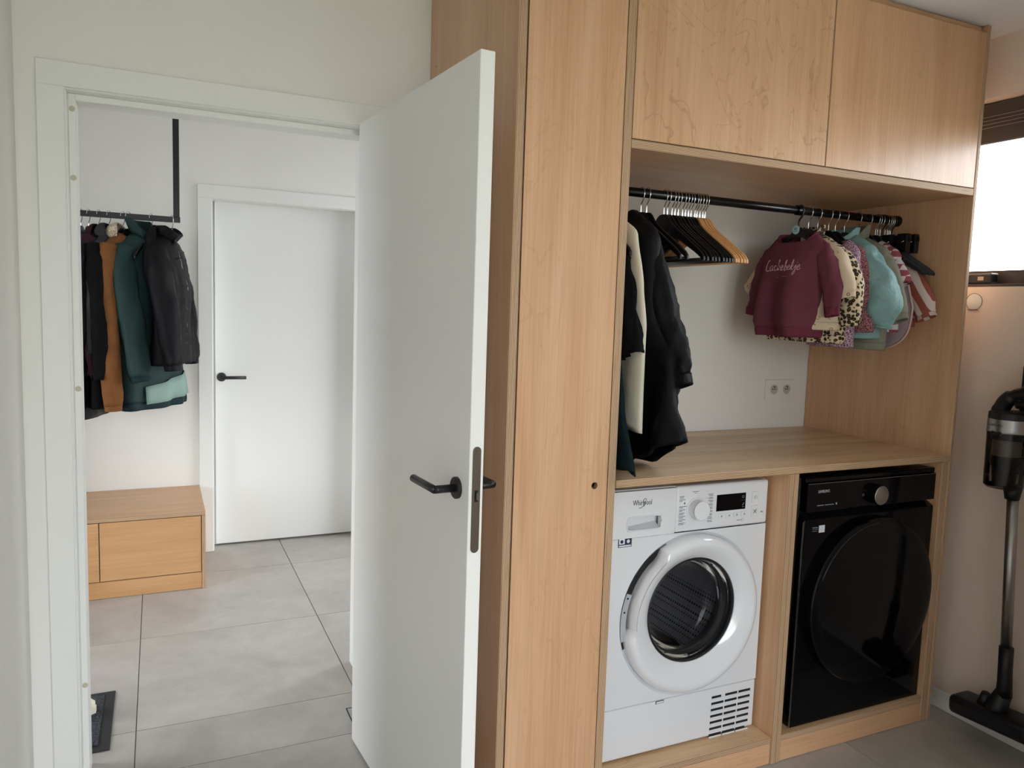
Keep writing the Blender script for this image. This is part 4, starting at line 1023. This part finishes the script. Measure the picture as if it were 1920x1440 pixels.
# checked shirt
child_top('checked_shirt', 'red and white checked child\'s shirt with short sleeve behind the khaki jacket', 'shirt', 1.600, -.02, f_check,
    Torso(rows_c(.145, -.090, -.42, .0), 27, .006, .002), [([(.08, 0, -.14), (.130, 0, -.195), (.158, 0, -.255)], [.034, .042, .046]), ([(-.11, 0, -.150), (-.16, 0, -.215), (-.18, 0, -.262)], [.042, .044, .046])], None, None, 61, hlabel='black child\'s hanger with wire hook holding the checked shirt')
# pale mauve rounded bib-like garment
def bib():
    e = G('rounded_bib', 'pale mauve garment with a rounded pink-edged hem behind the mint sleeve', 'bib', (1.640, RY, RZ), R90-.02, KG)
    V = []; F = []; n = 40; ring = []
    for k in range(n+1):
        a = PI*k/n; ring.append((.105+.115*math.cos(a), -.385-.105*math.sin(a)))
    pts = [(.06, -.10), (.21, -.22)]+[]
    outline_ = [(-.02, -.10), (.10, -.11), (.19, -.24), (.222, -.34)]+ring[1:]+[(-.010, -.30)]
    outline = [(x-.035, z+.01) for x, z in outline_]; c = (.055, -.32)
    for j, s_ in enumerate((0, .5, .9, 1)):
        for (x, z) in outline: V.append((c[0]+(x-c[0])*s_, -.010*(1-s_)+.006*noise.noise((x*14, z*9, 3))*s_, c[1]+(z-c[1])*s_))
    m_ = len(outline)
    for j in range(3):
        for k in range(m_): F.append((j*m_+k, j*m_+(k+1) % m_, (j+1)*m_+(k+1) % m_, (j+1)*m_+k))
    o = mesh('panel', V, F, f_lilac, e, smooth=True); solid(o, .004)
    edge = [Vector((x, .006*noise.noise((x*14, z*9, 3))-.001, z)) for x, z in outline]; edge.append(edge[0])
    tube('edge_binding', edge, .004, f_lilac2, e, 7)
bib()
hanger((1.640, RY, RZ), R90-.02, 'child', m_hplastic, m_chrome, 'black child\'s hanger holding the rounded pale mauve garment', 'children\'s hangers', bar=False)
# rust striped outfit on a velvet hanger
def striped():
    e = G('striped_blouse', 'rust and white striped child\'s blouse, last on the rail by the side panel', 'blouse', (1.690, RY, RZ), R90-.02, KG)
    T = Torso(rows_c(.150, -.140, -.40, .0, .06, .05, .012, .022), 29, .006, .002); T.build('torso', f_rust, e)
    o, ring, d = sleeve('sleeve', [(.075, 0, -.185), (.125, 0, -.225), (.180, -.002, -.30), (.205, -.004, -.355)], [.032, .044, .048, .040], f_rust, e, 71, wr=.003, flat=.5)
    band('cuff', ring, d, .018, f_rust, e, .85, 1.05, rib=.06)
    o, ring, d = sleeve('sleeve', [(-.105, 0, -.20), (-.165, 0, -.25), (-.20, 0, -.34)], [.040, .045, .040], f_rust, e, 73, wr=.003, flat=.5)
striped()
hanger((1.690, RY, RZ), R90-.02, 'slim', m_hvelvet, m_chrome, 'navy velvet hanger of the rust striped blouse next to the side panel', 'velvet hangers', bar=False)
for i, (hx_, tw, dz) in enumerate(((1.650, .04, 0), (1.664, .03, 0), (1.703, -.05, 0), (1.712, -.04, 0), (1.720, -.03, 0))):
    hanger((hx_, RY, RZ), R90+tw, 'slim', m_hvelvet, m_chrome, f'empty navy velvet hanger, {ordn[i]} of the dark cluster at the rail end', 'velvet hangers', bar=False)
# clip hangers at the rail end
def clip_hanger(x, tw, label):
    e = tag(empty('clip_hanger', (x, RY, RZ), (0, 0, R90+tw)), label, 'hanger', 'clip hangers')
    V, F = tube_geo(catmull(HOOK, 4), .0024, 6); mesh('hook', V, F, m_hplastic, e, smooth=True)
    box('hanger_bar', (-.12, .12, -.005, .005, -.088, -.068), m_hplastic, e, bevel=.003, seg=2)
    for cx_ in (-.085, .030, .092):
        c = box('clip', (cx_-.021, cx_+.021, -.012, .012, -.128, -.058), m_hplastic, e, bevel=.004, seg=2)
        tube('clip_spring', [(-.010, -.0115, .008), (0, -.0135, .002), (.010, -.0115, .008)], .0015, m_chrome, c, 6)
clip_hanger(1.676, .05, 'black clip hanger, nearer of the two at the rail end'); clip_hanger(1.727, -.02, 'black clip hanger, farther of the two at the rail end')

# --- adult clothes at the left end of the rail
AG = 'adult clothes at the left end of the rail'
def rows_a(hw, zt, hem, dh=.07, wl=1.05, wr_=1.05, neck=.075, slope=.095, d=.032):
    return top_rows(hw, slope, neck, zt, 0, d)+[(zt-.35*(zt-hem), -hw*1.02, hw*1.02, dh*.85), (hem, -hw*wl, hw*wr_, dh)]
def adult(name, label, cat, x, tw, m, T, sl, seed, cuff=None, hl=None, hm=None):
    e = G(name, label, cat, (x, RY, RZ), R90+tw, AG); T.build('torso', m, e, 56, 60)
    for i, (pth, rr) in enumerate(sl):
        o, ring, d = sleeve('sleeve', pth, rr, m, e, seed+i, wr=.010, n=8, flat=.6)
        if cuff: band('cuff', ring, d, .035, cuff, e, .95, .9)
    if hl: hanger((x, RY, RZ), R90+tw, 'adult', hm or m_hblack, m_chrome, hl, 'hangers holding adult clothes', bar=False)
    return e
adult('green_fleece', 'dark green fleece, leftmost of the adult clothes and touching down near the worktop', 'fleece', .379, .0, f_green, Torso([(-.085, -.07, .07, .012), (-.16, -.15, .15, .014), (-.28, -.18, .185, .016), (-.50, -.2, .235, .018), (-.66, -.2, .262, .019), (-.83, -.2, .335, .019)], 35, .004, .003, wavy=.02),
    [([(.10, 0, -.18), (.13, .0, -.34), (.17, .0, -.54), (.20, .0, -.70)], [.024, .030, .032, .030])], 81, None, 'black wooden hanger holding the dark green fleece')
adult('black_tshirt', 'short black top hanging between the green fleece and the cream shirt', 't-shirt', .412, .0, f_black, Torso([(-.08, -.07, .07, .012), (-.17, -.15, .15, .014), (-.30, -.18, .19, .014), (-.52, -.2, .20, .014)], 37, .004, .002),
    [([(.12, 0, -.16), (.165, .0, -.25), (.215, .0, -.38), (.248, .0, -.50)], [.028, .036, .040, .040])], 83, None, 'black wooden hanger holding the short black top')
adult('cream_shirt', 'cream cotton shirt showing between the black clothes', 'shirt', .440, .0, f_white, Torso([(-.075, -.07, .07, .012), (-.15, -.19, .195, .014), (-.30, -.2, .240, .014), (-.42, -.2, .266, .014), (-.72, -.2, .268, .014)], 39, .005, .003, wavy=.02),
    [], 85, None, 'black wooden hanger holding the cream shirt')
adult('black_coat', 'long crinkled black coat dress with gathered cuff, rightmost of the adult clothes', 'coat', .497, .0, f_black2, Torso(top_rows(.215, .10, .08, -.07, 0, .034)+[(-.40, -.215, .235, .038), (-.60, -.22, .310, .044), (-.92, -.22, .385, .046)], 41, .030, .013, wavy=.03, tilt=.5),
    [([(.160, .0, -.17), (.195, .018, -.27), (.235, .034, -.40), (.275, .042, -.50), (.298, .046, -.56)], [.040, .050, .050, .048, .044])], 87, f_black2, 'black wooden hanger holding the long black coat')
# ------------------------------------------------------------------ hall: suspended coat frame and coats
HYR, HZR = 2.58, 1.872
cf = tag(empty('coat_frame', (-1.4, HYR, HZR)), 'black square-section hanging frame dropped from the hall ceiling for the coats', 'coat rack')
box('cross_bar', (-.75, .690, -.014, .014, -.014, .014), m_black, cf, bevel=.001)
box('drop_bar', (.658, .6875, -.014, .014, .0142, ZC+.1-HZR-.001), m_black, cf, bevel=.001)
box('drop_bar', (-.75, -.7205, -.014, .014, .0142, ZC+.1-HZR-.001), m_black, cf, bevel=.001)
HG = 'coats in the hall'
def hall_coat(name, label, cat, x, alpha, m, T, sl, seed, cuff=None, hl=None, dx=0., wr=.007):
    r = math.radians(90-alpha)
    e = G(name, label, cat, (x+dx, HYR, HZR), r, HG); T.build('torso', m, e, 50, 60)
    for i, (pth, rr) in enumerate(sl):
        o, ring, d = sleeve('sleeve', pth, rr, m, e, seed+i, wr=wr, n=8, flat=.75, freq=34)
        if cuff: band('cuff', ring, d, .03, cuff, e, .95, .9)
    if hl: hanger((x, HYR, HZR), r, 'adult', m_hblack, m_chrome, hl, 'hangers on the hall frame', bar=False, big=True)
    return e
def rows_h(hw, hem, dh, zt=-.09, neck=.07, slope=.10, d=.045, yo=0., wl=1.05, wr_=1.05, ht=1.):
    r = top_rows(hw, slope, neck, zt, 0, d)
    return [q+(yo*.3,) for q in r]+[(zt-.4*(zt-hem), -hw*1.0, hw*1.0, dh*.9, yo), (hem, -hw*wl, hw*wr_, dh*ht, yo)]
ns = lambda y0, y1, zb, x0=-.165, x1=-.235: [(x0, y0*.4, -.165), (x0-.035, y0*.7, -.27), ((x0-.035+x1)/2-.008, (y0+y1)/2, (-.27+zb)/2), (x1, y1, zb)]
fs = lambda y0, y1, zb, x0=.165, x1=.225: [(x0, y0*.4, -.165), (x0+.035, y0*.7, -.27), ((x0+.035+x1)/2+.008, (y0+y1)/2, (-.27+zb)/2), (x1, y1, zb)]
hall_coat('black_jacket', 'black jacket, leftmost of the hall coats and mostly hidden by the door frame', 'jacket', -1.160, 14, f_black, Torso(rows_h(.20, -.80, .040), 101, .008, .004), [(ns(0, -.01, -.70), [.05, .06, .056, .045])], 201, None, 'black wooden hanger of the leftmost hall jacket', .0)
e = hall_coat('leather_coat', 'long black leather jacket with zipped hem, second from the left in the hall', 'coat', -1.126, 16, f_leather, Torso(rows_h(.205, -1.0, .052, wl=1.12), 103, .010, .005), [(ns(-.02, -.03, -.76), [.052, .064, .060, .050])], 203, f_leather, 'black wooden hanger of the leather jacket', .0)
e = hall_coat('maroon_lined_coat', 'black jacket with maroon hood and back panel, third from the left in the hall', 'jacket', -1.082, 18, f_black, Torso(rows_h(.19, -.95, .040, yo=-.035), 105, .010, .005), [(ns(-.075, -.085, -.80), [.040, .048, .048, .042])], 205, None, 'black wooden hanger of the maroon-hooded jacket', .005)
o, rg, dd = sleeve('maroon_back_panel', [(-.12, .010, -.13), (-.20, .004, -.26), (-.225, .0, -.50), (-.215, -.03, -.78)], [.035, .046, .046, .036], f_maroon, e, 261, wr=.005, flat=.9)
hood('hood', (-.02, .010, -.105), .075, .036, .050, f_maroon, e, 3, cut=-.05)
e = hall_coat('charcoal_cardigan', 'charcoal cardigan with only its folded collar showing behind the cognac coat', 'cardigan', -1.037, 20, f_dgrey, Torso(rows_h(.195, -.80, .030), 107, .006, .003), [(ns(0, 0, -.68), [.045, .05, .05, .04])], 207, None, 'black wooden hanger of the charcoal cardigan')
hood('collar_roll', (-.05, .0, -.095), .06, .038, .045, f_dgrey, e, 5)
e = hall_coat('suede_coat', 'cognac brown suede coat with shearling collar between the black jacket and the green jacket', 'coat', -.975, 24, f_camel, Torso(rows_h(.205, -.93, .045), 109, .008, .003), [(ns(.0, -.04, -.93, -.17, -.245), [.050, .058, .056, .050])], 209, f_camel, 'black wooden hanger of the cognac suede coat', .016)
hood('shearling_collar', (-.06, .018, -.088), .060, .040, .042, f_shear, e, 7)
# green shell jacket, open so the mint mesh lining shows at the hem
Tg = Torso(rows_h(.205, -.93, .070, yo=-.035, wl=.95, wr_=1.35, d=.05), 111, .012, .004, tilt=.0)
e = hall_coat('shell_jacket', 'pine green shell jacket with mint mesh lining showing at the open hem', 'jacket', -.950, 34, f_pine, Tg, [(ns(-.03, -.115, -.79, -.15, -.19), [.055, .068, .066, .060])], 211, f_pine_d, 'black wooden hanger of the pine green jacket', .062)
band('hem_band', Tg.bot, (0, 0, -1), .040, f_pine_d, e, 1.0, 1.0)
collar_stand('collar', Tg.top, .075, f_pine, e, 1.15, .35, .006, (-.01, .015, 0))
V = []; F = []
for i in range(15):
    for j in range(4):
        x = -.12+.38*i/14; z = (-.79-.06*(1-i/14))-.042*j*(.7+.3*i/14); V.append((x, Tg.at(x, z)-.014-.002*j, z))
for i in range(14):
    for j in range(3): F.append((i*4+j, i*4+j+1, i*4+j+5, i*4+j+4))
o = mesh('mesh_lining', V, F, f_mesh, e, smooth=True); solid(o, .002)
# black hooded jacket with two full sleeves
Tb = Torso(rows_h(.195, -.74, .070, yo=-.055, d=.05), 113, .014, .006)
e = hall_coat('hooded_jacket', 'black padded jacket with hood and elastic cuffs, rightmost of the hall coats', 'jacket', -.847, 20, f_black2, Tb, [(ns(-.075, -.125, -.735, -.15, -.205), [.052, .066, .068, .052]), (fs(-.04, -.08, -.73, .15, .225), [.050, .058, .058, .048])], 213, f_black2, 'black wooden hanger of the black hooded jacket', .045, .009)
hood('hood', (-.03, .004, -.13), .085, .065, .085, f_black2, e, 9, cut=-.1)
collar_stand('collar', Tb.top, .05, f_black2, e, 1.1, .2, .006, (0, -.03, 0))
placket('zip', Tb, .02, -.16, -.70, .012, m_zip, e)
# empty grey hanger at the end of the bar
hanger((-.749, HYR, HZR), math.radians(-90+16), 'frame', m_hgrey, m_chrome, 'empty grey velvet hanger at the right end of the hall frame', 'hangers on the hall frame', big=True)

# ------------------------------------------------------------------ doormat and the cream shoe behind the frame
dm_ = tag(empty('doormat', (-1.3, 1.083, 0)), 'black ribbed doormat lying on the hall tiles behind the left door frame', 'doormat')
box('rubber_border', (-.32, .320, -.206, .206, .0005, .006), mat('black_rubber', (44, 43, 44), .8), dm_, bevel=.002)
def mat_fibre():
    t = NT('ribbed_mat', .95); v = t.coords((1, 1, 1)); n = t.noise(v, 130, 3)
    t.color(t.ramp(n, [(.38, lin((26, 28, 32))), (.62, lin((66, 70, 78)))])); t.bump(n, .8, .004); return t.m
box('fibre_field', (-.29, .285, -.176, .176, .0062, .010), mat_fibre(), dm_, bevel=.001)
sh = tag(empty('shoe', (-1.16, 1.14, .0105)), 'cream object with a blunt tip poking past the door frame over the doormat', 'shoe')
def shoe():
    V = []; F = []; n = 18; seg = 20
    m_sh = mat('cream_canvas', (226, 216, 194), .8)
    for i in range(n+1):
        t = i/n; x = -.15+.272*t; w_ = .044*(.75+.35*math.sin(PI*min(1, t*1.1)))*(1-smooth01((t-.86)/.16)*.75); h = (.085 if t < .5 else .085-.045*smooth01((t-.5)/.4))*(1-smooth01((t-.9)/.12)*.5)
        for k in range(seg):
            a = 2*PI*k/seg; V.append((x, math.cos(a)*w_, .018+max(0, math.sin(a))*h))
    for i in range(n):
        for k in range(seg): F.append((i*seg+k, i*seg+(k+1) % seg, (i+1)*seg+(k+1) % seg, (i+1)*seg+k))
    F += [tuple(range(seg))[::-1], tuple(n*seg+k for k in range(seg))]
    mesh('upper', V, F, m_sh, sh, smooth=True)
    V = []
    pts = [(-.155+.28*i/14, .047*(.75+.35*math.sin(PI*min(1, i/14*1.1)))*(1-smooth01((i/14-.86)/.16)*.7)) for i in range(15)]
    out = pts+[(x, -y) for x, y in pts[::-1]]; m_ = len(out)
    V = [(x, y, 0) for x, y in out]+[(x, y, .019) for x, y in out]
    mesh('sole', V, [tuple(range(m_))[::-1], tuple(range(m_, 2*m_))]+[(k, (k+1) % m_, m_+(k+1) % m_, m_+k) for k in range(m_)], mat('cream_rubber', (232, 226, 210), .6), sh)
shoe()

# ------------------------------------------------------------------ cordless vacuum docked on the right wall
def vacuum():
    e = tag(empty('stick_vacuum', (1.80, -.2, .06)), 'black and silver cordless stick vacuum hanging against the right wall', 'vacuum cleaner'); L = e.location
    def q(x, y, z): return (x-L.x, y-L.y, z-L.z)
    mp = mat('vacuum_black', (20, 20, 23), .4); ms = mat('vacuum_silver', (168, 166, 166), .3, 1.); mt = tinted_glass('smoky_bin', (.62, .58, .56, 1))
    # wand
    V, F = tube_geo([q(1.80, -.232, .37), q(1.80, -.205, .90)], .0175, 20); mesh('wand', V, F, ms, e, smooth=True)
    V, F = tube_geo([q(1.80, -.240, .205), q(1.80, -.239, .25), q(1.80, -.236, .30), q(1.80, -.233, .376)], [.026, .0235, .0225, .0225], 20); mesh('wand_socket', V, F, mp, e, smooth=True)
    V, F = tube_geo([q(1.80, -.203, .885), q(1.80, -.202, .93)], [.022, .030], 20); mesh('wand_clip', V, F, mp, e, smooth=True)
    # floor head with swivel
    bm = bmesh.new(); add_box(bm, 1.752-L.x, 1.862-L.x, -.36-L.y, -.072-L.y, .082-L.z, .150-L.z, bevel=.026, seg=4)
    hd = from_bm('floor_head', bm, mp, e, smooth=True, angle=.9); hd.rotation_euler = (-.06, 0, 0)
    box('brush_cover', (-.057, -.0545, -.12, .12, -.018, .014), mat('vacuum_gloss', (26, 26, 30), .2), hd, bevel=.001)
    V, F = tube_geo([q(1.80, -.215, .125), q(1.80, -.222, .165), q(1.80, -.238, .212)], [.040, .034, .027], 18); mesh('swivel_neck', V, F, mp, e, smooth=True)
    V, F = tube_geo([q(1.80, -.170, .135), q(1.80, -.182, .185)], [.022, .016], 14); mesh('swivel_yoke', V, F, mp, e, smooth=True)
    # dust bin: smoked shell with the cyclone inside
    cx, cy = 1.795, -.172
    lathe('dust_bin', [(0, .918-L.z), (.052, .920-L.z), (.060, .928-L.z), (.0625, 1.112-L.z)], mt, e, 40, 'z', q(cx, cy, L.z))
    lathe('cyclone', [(.034, .93-L.z), (.040, .99-L.z), (.046, 1.0-L.z), (.046, 1.03-L.z)], mp, e, 32, 'z', q(cx, cy, L.z))
    lathe('cyclone_mesh', [(.044, 1.03-L.z), (.044, 1.085-L.z)], mat('cyclone_grey', (130, 126, 122), .4, .5), e, 32, 'z', q(cx, cy, L.z))
    lathe('cyclone_cap', [(.050, 1.085-L.z), (.056, 1.112-L.z)], mp, e, 32, 'z', q(cx, cy, L.z))
    sb = lathe('motor_band', [(.064, 1.110-L.z), (.065, 1.114-L.z), (.0635, 1.118-L.z), (.0635, 1.152-L.z), (.062, 1.156-L.z)], ms, e, 40, 'z', q(cx, cy, L.z))
    box('bin_latch', (cx-.064-L.x-.002, cx-.052-L.x, cy-.018-L.y, cy+.018-L.y, 1.100-L.z, 1.116-L.z), mp, e, bevel=.003)
    lathe('motor_top', [(.062, 1.154-L.z), (.063, 1.158-L.z), (.062, 1.176-L.z), (.055, 1.182-L.z), (0, 1.184-L.z)], mp, e, 40, 'z', q(cx, cy, L.z))
    # curved handle rising towards the room and the battery
    V, F = tube_geo(catmull([q(cx, cy+.035, 1.175), q(cx, cy+.018, 1.212), q(cx, cy-.010, 1.236), q(cx, cy-.045, 1.252), q(cx, cy-.10, 1.300), q(cx, cy-.16, 1.36)], 6), [.028]*3+[.026]*8+[.020]*20, 18); mesh('handle', V, F, mp, e, smooth=True)
    V, F = tube_geo(catmull([q(cx, cy-.02, 1.205), q(cx, cy-.055, 1.212), q(cx, cy-.11, 1.210), q(cx, cy-.17, 1.24)], 5), .013, 12); mesh('trigger_grip', V, F, mp, e, smooth=True)
    box('battery', (cx-.03-L.x, cx+.03-L.x, cy-.19-L.y, cy-.095-L.y, 1.215-L.z, 1.30-L.z), mp, e, bevel=.01, seg=3)
    # wall dock
    box('wall_dock', (1.858-L.x, XR-.001-L.x, -.26-L.y, -.16-L.y, .96-L.z, 1.34-L.z), mp, e, bevel=.008, seg=2)
    box('dock_arm', (1.815-L.x, 1.859-L.x, -.235-L.y, -.185-L.y, 1.03-L.z, 1.06-L.z), mp, e, bevel=.004)
    text('brand_lettering', 'SAMSUNG', .011, mat('dark_ink', (70, 66, 66), .5), e, (cx-.0638-L.x, cy+.03-L.y, 1.132-L.z), (PI/2, 0, -PI/2), .0003)
vacuum()

# ------------------------------------------------------------------ small things by the window
cb = tag(empty('round_wall_cover', (XR-.001, .057, 1.553)), 'thin round white cover outline with a small hook on the wall under the window', 'cover')
lathe('cover_disc', [(0, -.002), (.028, -.002), (.0295, -.0012), (.0300, 0)], paint_wall, cb, 36, 'x')
lathe('cover_rim', [(.0296, -.0024), (.0303, -.0028), (.0309, -.0024), (.0303, 0)], mat('rim_brown', (150, 118, 92), .6), cb, 36, 'x')
tube('cover_hook', [(-.003, .02, -.030), (-.008, .006, -.031), (-.008, -.008, -.029), (-.003, -.018, -.030)], .0016, mat('hook_brown', (128, 98, 74), .5), cb, 6)
bx = tag(empty('small_box', (XR+.03, .055, WZ0+.0115)), 'small black box lying on the dark window sill below the bright pane', 'box')
box('case', (-.02, .02, -.045, .045, .0, .038), mat('case_black', (26, 25, 28), .35), bx, bevel=.006, seg=3)
box('front_label', (-.0212, -.0202, -.018, .004, .012, .026), mat('case_label', (190, 170, 150), .5), bx)
box('case_rim', (-.0215, .0215, -.046, .046, .030, .0385), mat('case_grey', (120, 112, 108), .4), bx, bevel=.003)
# cut joint of the floor hatch by the door
box('cut_joint', (-.2155-floor.location.x, -.2115-floor.location.x, .73-floor.location.y, .86-floor.location.y, .0002-floor.location.z, .0010-floor.location.z), mat('joint_dark', (52, 48, 46), .9), floor)
box('cut_joint', (-.2115-floor.location.x, -.160-floor.location.x, .857-floor.location.y, .860-floor.location.y, .0002-floor.location.z, .0010-floor.location.z), mat('joint_dark', (52, 48, 46), .9), floor)
